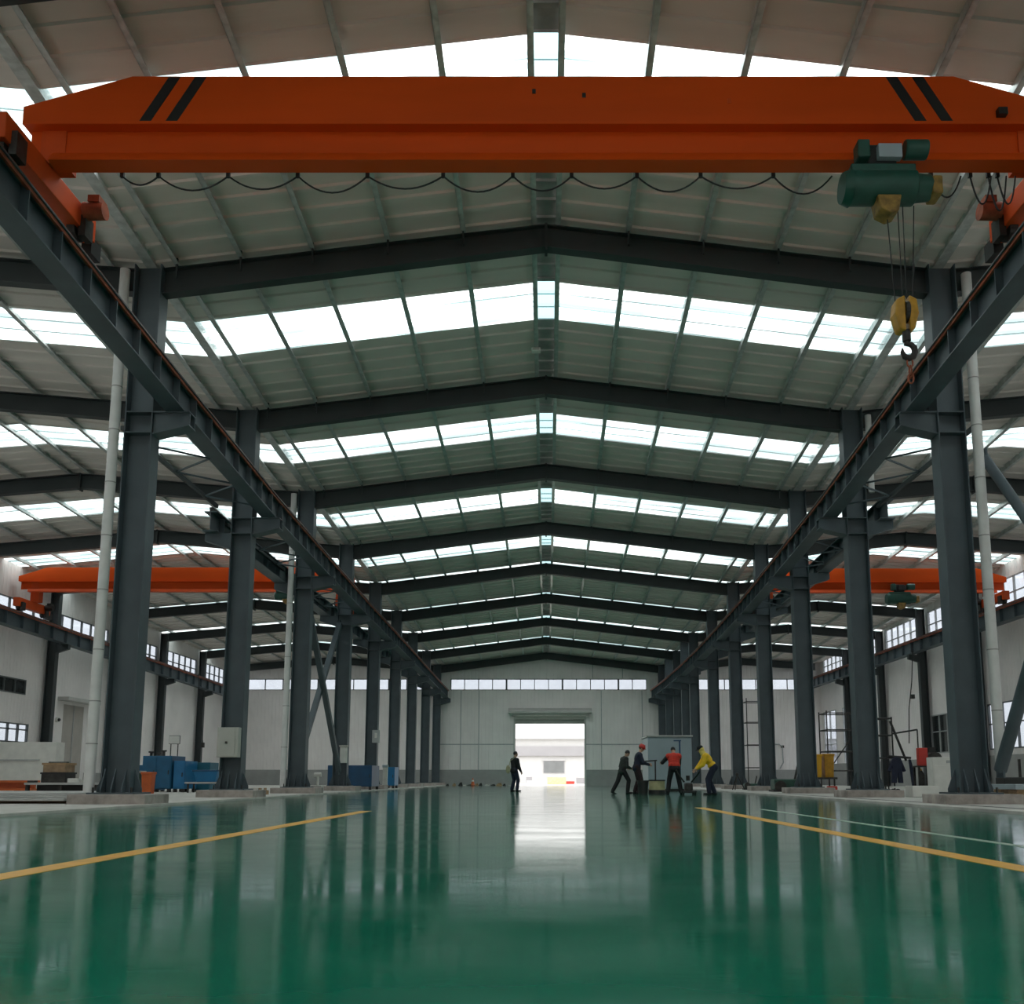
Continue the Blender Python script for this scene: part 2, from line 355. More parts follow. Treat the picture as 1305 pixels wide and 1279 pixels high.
struct(MB().box(XRW - .06, XRW, 30, YF - .06, .05, 1.75).build('baseboard_right', M['wains']))
struct(MB().box(XLW, XLW + .06, 54, YF - .06, .05, .9).build('baseboard_left', M['wains']))
for a, b, n in ((-8.0, 8.4, 14), (-25, -10.2, 10), (11.0, 21.5, 8)):
    nwin += 1; mb = MB()
    for k in range(n + 1):
        x = a + (b - a) * k / n; w = .07 if k % 4 == 0 else .03
        mb.box(max(a, x - w), min(b, x + w), YF + .02, YF + .14, WB0, WB1)
    mb.box(a, b, YF + .02, YF + .14, WB0, WB0 + .06); mb.box(a, b, YF + .02, YF + .14, WB1 - .06, WB1)
    o = struct(mb.build('window_%d' % nwin, M['frame'])); MB().box(a, b, YF + .08, YF + .09, WB0, WB1).build('pane', M['pane'], o)
d1 = struct(MB().box(DX0 - .15, DX0, YF - .12, YF + .2, 0, DZ).box(DX1, DX1 + .15, YF - .12, YF + .2, 0, DZ).box(DX0 - .15, DX1 + .15, YF - .12, YF + .2, DZ, DZ + .45).build('door_1', M['shutter'], bevel=.01))
mb = MB().prism([(DX0 - .6, YF, 5.95), (DX0 - .6, YF - .75, 5.95), (DX0 - .6, YF - .75, 6.1), (DX0 - .6, YF, 6.4)], (6.95, 0, 0))
mb.box(DX0 - .3, DX1 + .35, YF - .5, YF, 5.72, 5.95)
mb.build('door_canopy', M['shutter'], d1)
MB().box(DX0, DX1, YF + .2, YF + .28, 5.1, DZ).build('rolled_shutter', M['shutter'], d1)

# ------------------------------------------------------------------ columns
def hsec(mb, x, y, w, d, z0, z1, tf=.03, tw=.03):    # H section, flanges facing +-X
    mb.box(x - w / 2, x - w / 2 + tf, y - d / 2, y + d / 2, z0, z1); mb.box(x + w / 2 - tf, x + w / 2, y - d / 2, y + d / 2, z0, z1)
    mb.box(x - w / 2 + tf, x + w / 2 - tf, y - tw / 2, y + tw / 2, z0, z1)
def nave_column(x, y, side, label, top, rail_z, group, full=True):
    t = thing('steel_column', label, 'column', (x, y, 0), group); s = side; W, D = .62, .44
    mb = MB(); hsec(mb, x, y, W, D, .28, top); mb.build('shaft', M['steel'], t, bevel=.006)
    zb = rail_z - .84       # underside of the runway girder
    mb = MB(); xi = x + s * W / 2; xo = x + s * 1.12
    for yy in (y - .15, y + .13): mb.prism([(xi, yy, zb - .5), (xo, yy, zb - .3), (xo, yy, zb - .03), (xi, yy, zb - .03)], (0, .02, 0))
    mb.box(min(xi, xo), max(xi, xo), y - .2, y + .2, zb - .03, zb)
    mb.prism([(xi, y - .2, zb - .53), (xo, y - .2, zb - .33), (xo, y - .2, zb - .3), (xi, y - .2, zb - .5)], (0, .4, 0))
    mb.build('bracket', M['steel'], t)
    if y > 26:
        xi, xo = x - s * W / 2, x - s * 1.1; mb = MB(); q = -.38 if s > 0 else 0
        mb.prism([(xi, y - .12, 7.7 + q), (xo, y - .12, 7.95 + q), (xo, y - .12, 8.18 + q), (xi, y - .12, 8.18 + q)], (0, .24, 0)); mb.build('bracket', M['steel'], t)
    mb = MB()
    for z in (zb - .5, zb - .03): mb.box(x - W / 2 + .03, x + W / 2 - .03, y - D / 2, y + D / 2, z, z + .025)
    mb.build('web_stiffener', M['steel'], t)
    MB().box(x - .5, x + .5, y - .42, y + .42, .25, .285).build('base_plate', M['steel'], t)
    MB().box(x - .8, x + .82, y - .62, y + .62, .0, .25).build('plinth', M['plinth'], t, bevel=.02)
    if full:
        for dx in (-.22, 0, .22):
            MB().prism([(x + dx - .012, y - D / 2, .285), (x + dx - .012, y - D / 2 - .18, .285), (x + dx - .012, y - D / 2 - .18, .36), (x + dx - .012, y - D / 2, .78)], (.024, 0, 0)).build('gusset', M['steel'], t)
        for sg in (-1, 1):
            MB().prism([(x + sg * W / 2, y - .012, .285), (x + sg * (W / 2 + .17), y - .012, .285), (x + sg * (W / 2 + .17), y - .012, .36), (x + sg * W / 2, y - .012, .78)], (0, .024, 0)).build('gusset', M['steel'], t)
        for dx in (-.4, .4):
            MB().tube([(x + dx, y - .33, .285), (x + dx, y - .33, .39)], .022, 6).build('anchor_bolt', M['iron'], t)
    return t
DESC_L = {0: 'nearest dark grey steel column of the left row, white downpipe beside it', 1: 'left-row dark grey steel column carrying the beige electrical box', 2: 'third dark grey steel column of left row, with white downpipe'}
DESC_R = {0: 'nearest dark grey steel column of the right row, white downpipe beside it', 1: 'second dark grey steel column of right row, near the yellow bins'}
for i in range(1, 10):
    k = i - 1
    nave_column(XL, FY[i], 1, DESC_L.get(k, '%s dark grey steel column from the camera in the left row' % ORD[k]), zr(XL, FY[i]) + .1, zrail(FY[i]), 'columns of the left row', k < 6)
RY = [FY[i] for i in range(1, 8)] + [66.9, FY[8], 74.3, FY[9]]
for k, y in enumerate(RY):
    nave_column(xr(y), y, -1, DESC_R.get(k, '%s dark grey steel column from the camera in the right row' % ORD[k]), zr(xr(y), y) + .1, zrail(y), 'columns of the right row', k < 6)
def wall_column(x, y, s, label, group, top, zb, z0=0.05):
    t = thing('wall_column', label, 'column', (x, y, z0), group)
    mb = MB(); hsec(mb, x, y, .45, .35, z0, top); mb.build('shaft', M['steel2'], t)
    MB().prism([(x + s * .22, y - .12, zb - .45), (x + s * .85, y - .12, zb - .25), (x + s * .85, y - .12, zb), (x + s * .22, y - .12, zb)], (0, .24, 0)).build('bracket', M['steel2'], t)
LWY = FY[4:9]
for k, y in enumerate(LWY):
    wall_column(XLW + .35, y, 1, '%s dark column from the camera against the white left wall' % ORD[k], 'columns against the left wall', zr(XLW + .35, y), 8.5 - .022 * (y - 46) - .87)
for k, y in enumerate(FY[4:9]):
    wall_column(XRW - .35, y, -1, '%s dark column from the camera against the white right wall' % ORD[k], 'columns against the right wall', zr(XRW - .35, y), 7.95)

# ------------------------------------------------------------------ rafters
def rafter(y, xs, label, group, hau=()):
    """one roof beam across a span: straight I pieces between the x positions"""
    t = thing('roof_beam', label, 'beam', (xs[len(xs) // 2], y, zr(xs[len(xs) // 2], y)), group)
    for a, b in zip(xs[:-1], xs[1:]):
        za, zb = zr(a, y), zr(b, y); mb = MB()
        da = .62 if a in hau else .56; db = .62 if b in hau else .56
        mb.hexa([(a, y - .14, za - .025), (b, y - .14, zb - .025), (b, y + .14, zb - .025), (a, y + .14, za - .025), (a, y - .14, za), (b, y - .14, zb), (b, y + .14, zb), (a, y + .14, za)])
        mb.hexa([(a, y - .14, za - da), (b, y - .14, zb - db), (b, y + .14, zb - db), (a, y + .14, za - da), (a, y - .14, za - da + .025), (b, y - .14, zb - db + .025), (b, y + .14, zb - db + .025), (a, y + .14, za - da + .025)])
        mb.hexa([(a, y - .012, za - da + .025), (b, y - .012, zb - db + .025), (b, y + .012, zb - db + .025), (a, y + .012, za - da + .025), (a, y - .012, za - .025), (b, y - .012, zb - .025), (b, y + .012, zb - .025), (a, y + .012, za - .025)])
        mb.build('rafter', M['steel2'], t)
    x = xs[len(xs) // 2]; z = zr(x, y)
    MB().box(x - .03, x + .03, y - .15, y + .15, z - .64, z + .02).build('apex_plate', M['steel2'], t)
    return t
CLEAT = None
PF = [.031, .21, .40, .59, .77, .93]
for i, y in enumerate(FY):
    xl, xrr = XL + .31, xr(y) - .31
    nm = 'dark gable roof beam of the main hall, above the near crane' if i == 0 else '%s dark gable roof beam beyond the near crane, main hall' % (ORD[i - 1] if i > 1 else 'first')
    t = rafter(y, [xl, 0, xrr], nm, 'roof beams of the main hall', (xl, xrr))
    for sx in (-1, 1):
        for f in PF[1:]:
            x = f * (XL if sx < 0 else xr(y)); z = zr(x, y)
            if CLEAT is None:
                CLEAT = MB().box(x - .02, x + .02, y - .2, y - .15, z - .32, z + .17).build('purlin_cleat', M['steel2'], t); cl0 = V((x, y, z))
            else:
                o = CLEAT.copy(); COL.objects.link(o); o.parent = t; o.location = V((x, y, z)) - cl0 + (V(cl0) - V(cl0)) - (root_loc(t) - FIRST)
            if i == 0 and sx == -1 and f == PF[1]: FIRST = root_loc(t)
    if i > 0:
        rafter(y, [XLW + .6, XLR, XL - .31], '%s dark roof beam over the left aisle from the camera' % ORD[i - 1], 'roof beams of the left aisle')
        b = xr(y); rafter(y, [b + .31, (b + XRW) / 2, XRW - .6], '%s dark roof beam over the right aisle from the camera' % ORD[i - 1], 'roof beams of the right aisle')

# ------------------------------------------------------------------ purlins and gutters
def purlin(xf, label, group, y0=Y0, w=.12, h=.19):
    ys = [y0] + ([5.8] if y0 < 5 else []) + FY[(1 if y0 > 12 else 0):] + [YF]
    mb = MB()
    for a, b in zip(ys[:-1], ys[1:]):
        xa, xb = xf(a), xf(b); za, zb = zr(xa, a) + .005, zr(xb, b) + .005
        mb.hexa([(xa - w / 2, a, za), (xa - w / 2 + .02, a, za), (xb - w / 2 + .02, b, zb), (xb - w / 2, b, zb), (xa - w / 2, a, za + h), (xa - w / 2 + .02, a, za + h), (xb - w / 2 + .02, b, zb + h), (xb - w / 2, b, zb + h)])
        mb.hexa([(xa - w / 2, a, za), (xa + w / 2, a, za), (xb + w / 2, b, zb), (xb - w / 2, b, zb), (xa - w / 2, a, za + .015), (xa + w / 2, a, za + .015), (xb + w / 2, b, zb + .015), (xb - w / 2, b, zb + .015)])
    return tag(mb.build('purlin', M['zinc']), label, 'purlin', group)
for j, f in enumerate(PF):
    nm = ['galvanised roof purlin beside the ridge, %s side', 'first galvanised purlin %s of the ridge pair', 'second galvanised purlin %s of the ridge pair', 'third galvanised purlin %s of the ridge pair', 'fourth galvanised purlin %s of the ridge pair', 'outermost galvanised purlin of the main hall on the %s'][j]
    purlin(c(f * XL), nm % 'left', 'purlins of the main roof'); purlin((lambda f: lambda y: f * xr(y))(f), nm % 'right', 'purlins of the main roof')
for j in range(5):
    x = XL - .9 - j * 1.85
    purlin(c(x), '%s galvanised purlin over the left aisle, counting outward from the columns' % ORD[j], 'purlins of the left aisle', 13)
    x2 = XLR - .4 - j * 1.85
    purlin(c(x2), '%s galvanised purlin beyond the left aisle ridge, counting outward' % ORD[j], 'purlins of the left aisle', 13)
for j in range(8):
    t_ = (j + .5) / 8
    purlin((lambda t: lambda y: xr(y) + (XRW - xr(y)) * t)(t_), '%s galvanised purlin over the right aisle, counting outward from the columns' % ORD[j], 'purlins of the right aisle', 13)
def gutter(xf, label):
    ys = [Y0, 5.8] + FY + [YF]; mb = MB()
    for a, b in zip(ys[:-1], ys[1:]):
        xa, xb = xf(a), xf(b); za, zb = zr(xa, a), zr(xb, b)
        for d0, d1, h0, h1 in ((-.12, .12, .10, .12), (-.12, -.10, .12, .34), (.10, .12, .12, .34)):
            mb.hexa([(xa + d0, a, za + h0), (xa + d1, a, za + h0), (xb + d1, b, zb + h0), (xb + d0, b, zb + h0), (xa + d0, a, za + h1), (xa + d1, a, za + h1), (xb + d1, b, zb + h1), (xb + d0, b, zb + h1)])
    tag(mb.build('valley_gutter', M['zinc']), label, 'gutter')
gutter(c(XL), 'long metal valley gutter above the left column row'); gutter(xr, 'long metal valley gutter above the right column row')

# ------------------------------------------------------------------ crane runways
def runway(xf, zf, y0, y1, side, label, pitch=1.03, depth=.72, rail='rust', cond=True, stf=True):
    """plate girder with stiffeners, a rail on top and a conductor bar; zf gives the rail top"""
    t = thing('crane_runway', label, 'crane runway', (xf(y0), y0, zf(y0) - depth - .15))
    ys = sorted({y0, y1} | {y for y in FY if y0 < y < y1}); g = MB(); r = MB(); cb = MB()
    def seg(mb, a, b, d0, d1, h0, h1):
        xa, xb, za, zb = xf(a), xf(b), zf(a), zf(b)
        mb.hexa([(xa + d0, a, za + h0), (xa + d1, a, za + h0), (xb + d1, b, zb + h0), (xb + d0, b, zb + h0), (xa + d0, a, za + h1), (xa + d1, a, za + h1), (xb + d1, b, zb + h1), (xb + d0, b, zb + h1)])
    T = -.12
    for a, b in zip(ys[:-1], ys[1:]):
        seg(g, a, b, -.2, .2, T - .03, T); seg(g, a, b, -.22, .22, T - depth, T - depth + .03); seg(g, a, b, -.012, .012, T - depth + .03, T - .03)
        seg(r, a, b, -.04, .04, T, -.03); seg(r, a, b, -.055, .055, -.03, 0)
        o = side * .14
        seg(cb, a, b, o - .025, o + .025, T - .09, T + .05)
    g.build('girder', M['steel'], t); r.build('rail', M['iron'], t)
    if cond: cb.build('conductor_bar', M[rail], t)
    if stf:
        y = y0 + pitch / 2; first = None
        while y < y1:
            p = V((xf(y), y, zf(y)))
            if first is None:
                first = MB().box(p.x - .16, p.x - .013, y - .01, y + .01, p.z + T - depth + .03, p.z + T - .03).box(p.x + .013, p.x + .16, y - .01, y + .01, p.z + T - depth + .03, p.z + T - .03).build('stiffener', M['steel'], t); p0 = p
            else:
                o = first.copy(); COL.objects.link(o); o.parent = t; o.location = p - p0
            y += pitch
    return t
runway(c(XL + .78), zrail, 9.0, 78.2, 1, 'dark crane runway girder with red conductor bar along left columns')
runway(lambda y: xr(y) - .78, zrail, 9.0, 78.2, -1, 'dark crane runway girder with red conductor bar along right columns')
runway(c(XL - .86), lambda y: 8.52, 27.0, 78, -1, 'dark aisle-side crane runway girder behind the left columns', 1.5, .6, cond=False)
runway(lambda y: xr(y) + .86, lambda y: 8.9, 27.0, 78, 1, 'dark aisle-side crane runway girder behind the right columns', 1.5, .6, cond=False)
runway(c(XLW + 1.0), lambda y: 8.5 - .022 * (y - 46), 30, 78, 1, 'crane runway girder along the white left wall', 1.4, .75)
runway(c(XRW - 1.0), lambda y: 8.85, 30, 78, -1, 'crane runway girder along the white right wall', 1.4, .75)
def sway(xa, xb, y0, y1, z, label):        # zigzag lacing beside the runway
    t = thing('lacing_truss', label, 'bracing', (xa, y0, z)); mb = MB(); n = int((y1 - y0) / 1.0)
    for k in range(n):
        a = y0 + (y1 - y0) * k / n; b = y0 + (y1 - y0) * (k + 1) / n; p, q = (xa, xb) if k % 2 == 0 else (xb, xa)
        mb.bar((p, a, z), (q, b, z), .04, .04)
    mb.build('diagonal', M['steel'], t); MB().bar((xb, y0, z), (xb, y1, z), .08, .1).build('chord', M['steel2'], t)

for i in range(1, 4):
    for sd in (-1, 1):
        ym = (FY[i] + FY[i + 1]) / 2; xc = XL if sd < 0 else xr(ym)
        sway(xc - sd * .6, xc + sd * .66, FY[i] + .45, FY[i + 1] - .45, zrail(ym) - .78, 'zigzag lacing beside the %s runway girder, %s bay beyond the near crane' % ('left' if sd < 0 else 'right', ['first', 'second', 'third'][i - 1]))

# ------------------------------------------------------------------ overhead cranes
def crane(Y, x0, x1, z0, H, rail_z, label, depth=.55, stripes=True, festoon=None, railx=None):
    """single girder crane: box top, recessed web, lower flange, tapered ends, two end carriages"""
    t = thing('overhead_crane', label, 'crane', ((x0 + x1) / 2, Y, z0)); k = H / 1.71
    zl, zm, zf0, zf1 = z0 + .85 * k, z0 + .80 * k, z0 + .18 * k, z0 + .37 * k; zt = z0 + H; ta = 1.75 * k; tz = zt - .55 * k
    MB().prism([(x0, Y, zl), (x1, Y, zl), (x1, Y, tz), (x1 - ta, Y, zt), (x0 + ta, Y, zt), (x0, Y, tz)], (0, depth, 0)).build('girder_box', M['orange'], t, bevel=.008)
    MB().box(x0 + .1, x1 - .1, Y - .07 * k, Y + depth + .05 * k, zm, zl).build('girder_lip', M['orange'], t)
    MB().box(x0 + .1, x1 - .1, Y + .13 * k, Y + .17 * k, zf1 - .02, zm).build('girder_web', M['orange'], t)
    MB().prism([(x0 + .5, Y - .06 * k, z0 + .17 * k), (x0 + .5, Y - .04 * k, z0 + .22 * k), (x0 + .5, Y + .05 * k, zf1), (x0 + .5, Y + .2 * k, zf1), (x0 + .5, Y + .27 * k, z0 + .2 * k), (x0 + .5, Y + .27 * k, z0 + .17 * k)], (x1 - x0 - 1., 0, 0)).build('lower_flange', M['orange'], t)
    if stripes:
        for sg in (-1, 1):
            for q in (0, .43):
                xa = sg * (6.64 - q); xb = sg * (6.2 - q)
                pts = [(xa, Y - .006, z0 + .90), (xa - sg * .19, Y - .006, z0 + .90), (xb - sg * .19, Y - .006, z0 + 1.69), (xb, Y - .006, z0 + 1.69)]
                MB().prism(pts if sg < 0 else pts[::-1], (0, .005, 0)).build('black_stripe', M['black'], t)
        for x, z in ((-.2, 11.72), (.62, 11.65), (3.0, 11.55)): MB().box(x - .03, x + .03, Y - .012, Y, z - .04, z + .04).build('name_plate' if x > 2 else 'bolt_head', M['iron'] if x < 2 else M['orange2'], t)
        MB().box(7.35, 7.5, Y - .1, Y, 11.25, 11.37).build('limit_switch', M['iron'], t)
    for sg, xx in ((-1, railx[0]), (1, railx[1])):
        w = .15; zz = rail_z + .2
        cr = MB().box(xx - w, xx + w, Y - 1.1, Y + 1.75, zz, zz + .42).build('end_carriage', M['orange2'], t, bevel=.015)
        for yy in (Y - .8, Y + 1.35):
            MB().tube([(xx - .07, yy, rail_z + .19), (xx + .07, yy, rail_z + .19)], .19, 20).build('wheel', M['iron'], cr)
            MB().box(xx - sg * .18 - .06, xx - sg * .18 + .06, yy - .14, yy + .14, rail_z + .03, rail_z + .42).build('axle_box', M['iron'], cr)
        MB().box(xx - .09, xx + .09, Y + 1.75, Y + 2.1, rail_z + .02, rail_z + .34).build('buffer', M['black'], cr)
        mo = MB().tube([(xx - sg * .2, Y + 1.25, rail_z + .5), (xx - sg * .55, Y + 1.25, rail_z + .5)], [.16, .15], 16)
        mo.box(xx - sg * .4 - .1, xx - sg * .4 + .1, Y + 1.1, Y + 1.4, rail_z + .6, rail_z + .72); mo.build('travel_motor', M['rust' if stripes else 'iron'], cr, smooth=True)
        lo, hi = sorted((xx, xx - sg * .4))
        MB().prism([(lo, Y + .1, zz + .42), (hi, Y + .1, zz + .42), (hi, Y + .1, zl), (lo, Y + .1, zl)], (0, depth - .15, 0)).build('end_bracket', M['orange2'], t)
    if festoon:
        zz = z0 + .13 * k
        for a, b, dp in festoon:
            mb = MB()
            pts = [(a + (b - a) * u / 12, Y + .3, zz - dp * 4 * (u / 12) * (1 - u / 12)) for u in range(13)]
            mb.tube(pts, .014, 6)
            mb.box(a - .03, a + .03, Y + .27, Y + .32, zz - .03, zz + .06)
            mb.build('festoon_cable', M['rubber'], t, smooth=True)
    return t
YC = 14.0
fx = [-7.0, -6.4, -5.25, -4.1, -2.95, -1.7, -.55, .42, 1.5, 2.55, 3.75]
FEST = [(a, b, .16 if i == 0 else random.uniform(.22, .34)) for i, (a, b) in enumerate(zip(fx[:-1], fx[1:]))] + [(3.75, 4.72, .32), (6.35, 6.85, .38), (7.0, 7.35, .5), (7.3, 7.6, .62), (7.45, 7.75, .5)]
crane(YC, -8.55, 8.45, 10.29, 1.71, zrail(14) , 'large orange overhead crane with black stripes spanning the main hall', festoon=FEST, railx=(XL + .78, xr(14) - .78))
crane(45.3, -25.9, -9.5, 9.5, 1.35, 8.54, 'orange overhead crane spanning the left aisle, far behind columns', stripes=False, railx=(XLW + 1, XL - .86))
crane(45.3, 10.3, 22.6, 9.45, 1.35, 8.85, 'orange overhead crane in right aisle, with hoist, behind columns', stripes=False, railx=(xr(45.3) + .86, XRW - 1))

def hoist(X, Y, zb, label, k=1., hook=True, hl=2.3):
    """electric wire-rope hoist: trolley on the lower flange, drum, motor, rope guide, hook block"""
    t = thing('electric_hoist', label, 'hoist', (X, Y, zb)); zd = zb - .34 * k
    MB().box(X - .42 * k, X + .1 * k, Y - .22, Y - .06, zb + .02, zb + .42 * k).build('trolley_plate', M['black'], t, bevel=.02)
    MB().box(X - .62 * k, X - .4 * k, Y - .34, Y - .08, zb + .1 * k, zb + .44 * k).build('trolley_gearbox', M['green'], t, bevel=.03)
    mm = MB().tube([(X + .22 * k, Y - .26, zb + .28 * k), (X + .62 * k, Y - .26, zb + .28 * k)], .17 * k, 18).build('trolley_motor', M['green'], t, smooth=True, bevel=.02)
    MB().box(X - .26 * k, X + .16 * k, Y - .33, Y - .2, zb + .1 * k, zb + .36 * k).build('control_box', M['cab' if hook else 'iron'], t, bevel=.01)
    dr = MB().tube([(X - .72 * k, Y - .1, zd), (X + .42 * k, Y - .1, zd)], .3 * k, 24).build('drum_housing', M['green'], t, smooth=True, bevel=.015)
    MB().box(X - .74 * k, X + .4 * k, Y - .30, Y + .1, zd + .2 * k, zd + .34 * k).build('drum_cover', M['green'], dr, bevel=.02)
    MB().tube([(X - .86 * k, Y - .1, zd), (X - .72 * k, Y - .1, zd)], [.26 * k, .32 * k], 24).build('end_cap', M['green'], dr, smooth=True)
    mt = MB().tube([(X + .42 * k, Y - .1, zd), (X + .70 * k, Y - .1, zd)], [.25 * k, .22 * k], 20)
    mt.build('lift_motor', M['green'], t, smooth=True)
    MB().box(X + .68 * k, X + .86 * k, Y - .3, Y + .05, zd - .22 * k, zd + .12 * k).build('brake_box', M['dully'], t, bevel=.03)
    MB().prism([(X - .3 * k, Y - .3, zd - .25 * k), (X + .12 * k, Y - .3, zd - .25 * k), (X + .06 * k, Y - .3, zd - .55 * k), (X - .08 * k, Y - .3, zd - .6 * k), (X - .26 * k, Y - .3, zd - .5 * k)], (0, .35, 0)).build('rope_guide', M['dully'], t, bevel=.02)
    if hook:
        zh = zb - hl; hx = X + .14 * k
        mb = MB()
        for d0, d1 in ((-.2, -.14), (-.02, -.02), (.06, .04), (.24, .13)): mb.tube([(hx + d0, Y - .1, zd - .3), (hx + d1, Y - .1, zh)], .009, 6)
        mb.build('wire_rope', M['rubber'], t)
        hb = MB(); 
        for sx in (-1, 1):
            hb.prism([(hx + sx * .03, Y - .24, zh + .12), (hx + sx * .16, Y - .22, zh + .06), (hx + sx * .19, Y - .2, zh - .16), (hx + sx * .12, Y - .2, zh - .42), (hx + sx * .03, Y - .22, zh - .46)][::sx], (0, .26, 0))
        b = hb.build('hook_block', M['yellow'], t, bevel=.03)
        MB().tube([(hx - .03, Y - .11, zh - .12), (hx + .03, Y - .11, zh - .12)], .17, 20).build('sheave', M['iron'], b)
        MB().tube([(hx, Y - .11, zh - .42), (hx, Y - .11, zh - .6)], .065, 12).build('swivel', M['iron'], b)
        pts = [(hx, Y - .11, zh - .56)] + [(hx + .02 + .10 * math.cos(a), Y - .11, zh - .76 + .12 * math.sin(a)) for a in [R(x) for x in (110, 70, 30, -10, -50, -90, -130, -170, -200)]]
        MB().tube(pts, [.04, .04, .045, .05, .05, .052, .05, .045, .035, .015], 10).build('hook', M['iron'], b, smooth=True)
        ch = MB()
        for q in range(3):
            zc = zh - .95 - q * .13; a = [(hx + .03 + .045 * math.cos(w), Y - .11, zc + .08 * math.sin(w)) for w in [2 * math.pi * e / 10 for e in range(11)]]
            ch.tube(a if q % 2 == 0 else [(hx + .03, Y - .11 + p[0] - hx - .03, p[2]) for p in a], .014, 6)
        ch.build('chain', M['rust'], b)
    return t
hoist(5.5, YC - .02, 10.22, 'green electric hoist with yellow hook block under the near crane', .9)
hoist(17.35, 45.2, 9.55, 'small dark green hoist on the right aisle crane', .9, False)
hoist(-12.6, 45.2, 9.62, 'small dark hoist on the left aisle crane', .7, False)

# ------------------------------------------------------------------ downpipes and braces
def downpipe(pts, r, label, joints):
    t = thing('downpipe', label, 'pipe', pts[-1]); MB().tube(pts, r, 16).build('pipe', M['pipe'], t, smooth=True)
    for z in joints:
        i = max(k for k in range(len(pts) - 1) if pts[k][2] >= z); a, b = V(pts[i]), V(pts[i + 1]); u = (a.z - z) / (a.z - b.z); p = a.lerp(b, u)
        MB().tube([p + V((0, 0, .012)), p - V((0, 0, .012))], r * 1.06, 16).build('joint', M['pipejoint'], t, smooth=True)
downpipe([(-9.55, 19.95, 12.0), (-9.56, 19.95, 7.0), (-9.58, 19.95, .3)], .11, 'white downpipe on the nearest left column', [11, 9.2, 8.2, 7, 5.8, 4.6, 3.3, 2.2, 1.3])
downpipe([(-9.5, 34.35, 11.2), (-9.5, 34.35, .3)], .11, 'white downpipe on the third left column', [9, 7, 5, 3.2, 1.7])
downpipe([(9.52, 19.95, 11.9), (9.53, 19.95, 7.0), (9.56, 19.95, .9)], .11, 'white downpipe on the nearest right column', [11, 9.4, 8.3, 7.1, 5.8, 4.6, 3.3, 2])
for y, s in ((27.1, -1),): 
    downpipe([(xr(27.1) + .45, y, 11.4), (xr(27.1) + .45, y, 9.0)], .09, 'short white downpipe high on the second right column', [10.2])
def brace(a, b, r, label, round_=True):
    t = thing('brace', label, 'brace', b); mb = MB()
    (mb.tube([a, b], r, 14) if round_ else mb.bar(a, b, r * 2, r * 2)).build('strut', M['steel'], t, smooth=round_)
    for p in (a, b): MB().box(p[0] - .02, p[0] + .02, p[1] - .16, p[1] + .16, p[2] - .16, p[2] + .16).build('end_plate', M['steel'], t)
brace((9.45, 14.2, 8.2), (9.42, 19.7, .75), .13, 'thick dark diagonal brace leaning on base of the nearest right column')
brace((9.78, 20.25, 7.7), (9.78, 14.2, .75), .11, 'dark tube brace sloping down from upper part of nearest right column')
brace((XL + .02, 34.9, 7.4), (XL + .02, 41.4, .9), .10, 'left-row cross brace rising towards the third column', False)
brace((XL - .14, 41.4, 7.4), (XL - .14, 34.9, .9), .10, 'left-row cross brace rising towards the fourth column', False)

# ------------------------------------------------------------------ goods on the left
def cabinet(name, label, cat, x0, x1, y0, y1, z0, z1, mt, doors=2, feet=True, group=None, handle='iron', base=.05):
    t = thing(name, label, cat, ((x0 + x1) / 2, (y0 + y1) / 2, base), group)
    MB().box(x0, x1, y0, y1, z0, z1).build('body', M[mt], t, bevel=.02)
    w = (x1 - x0) / doors
    for k in range(doors):
        d = MB().box(x0 + k * w + .03, x0 + (k + 1) * w - .03, y0 - .02, y0, z0 + .06, z1 - .06).build('door', M[mt], t, bevel=.008)
        hx = x0 + (k + 1) * w - .1; MB().box(hx - .015, hx + .015, y0 - .05, y0 - .02, (z0 + z1) / 2 - .08, (z0 + z1) / 2 + .08).build('handle', M[handle], d)
    if feet:
        for a in (x0 + .08, x1 - .08):
            for b in (y0 + .08, y1 - .08): MB().box(a - .06, a + .06, b - .06, b + .06, base, z0).build('foot', M['iron'], t)
    return t
pc = cabinet('machine_cabinet', 'large blue machine cabinet right of the nearest left column', 'machine', -15.65, -14.52, 36.8, 38.2, .18, 1.45, 'blue', 2)
cabinet('machine_cabinet', 'narrow lighter blue machine cabinet beside the large blue one', 'machine', -14.48, -14.02, 36.9, 38.2, .18, 1.26, 'blue2', 1)
cabinet('machine_cabinet', 'teal machine cabinet between blue cabinet and blue tub', 'machine', -14.2, -13.55, 38.3, 39.3, .1, 1.22, 'teal', 1)
cabinet('machine_cabinet', 'low blue machine housing half hidden behind nearest left column', 'machine', -16.6, -15.75, 38.6, 39.4, .1, 1.12, 'blue', 1)
for x, h in ((-15.5, .16), (-15.2, .1), (-15.0, .2)):
    MB().tube([(x, 37.2, 1.45), (x, 37.2, 1.45 + h)], .05, 10).tube([(x - .1, 37.2, 1.45 + h), (x + .1, 37.2, 1.45 + h)], .03, 8).build('top_valve', M['iron'], pc)
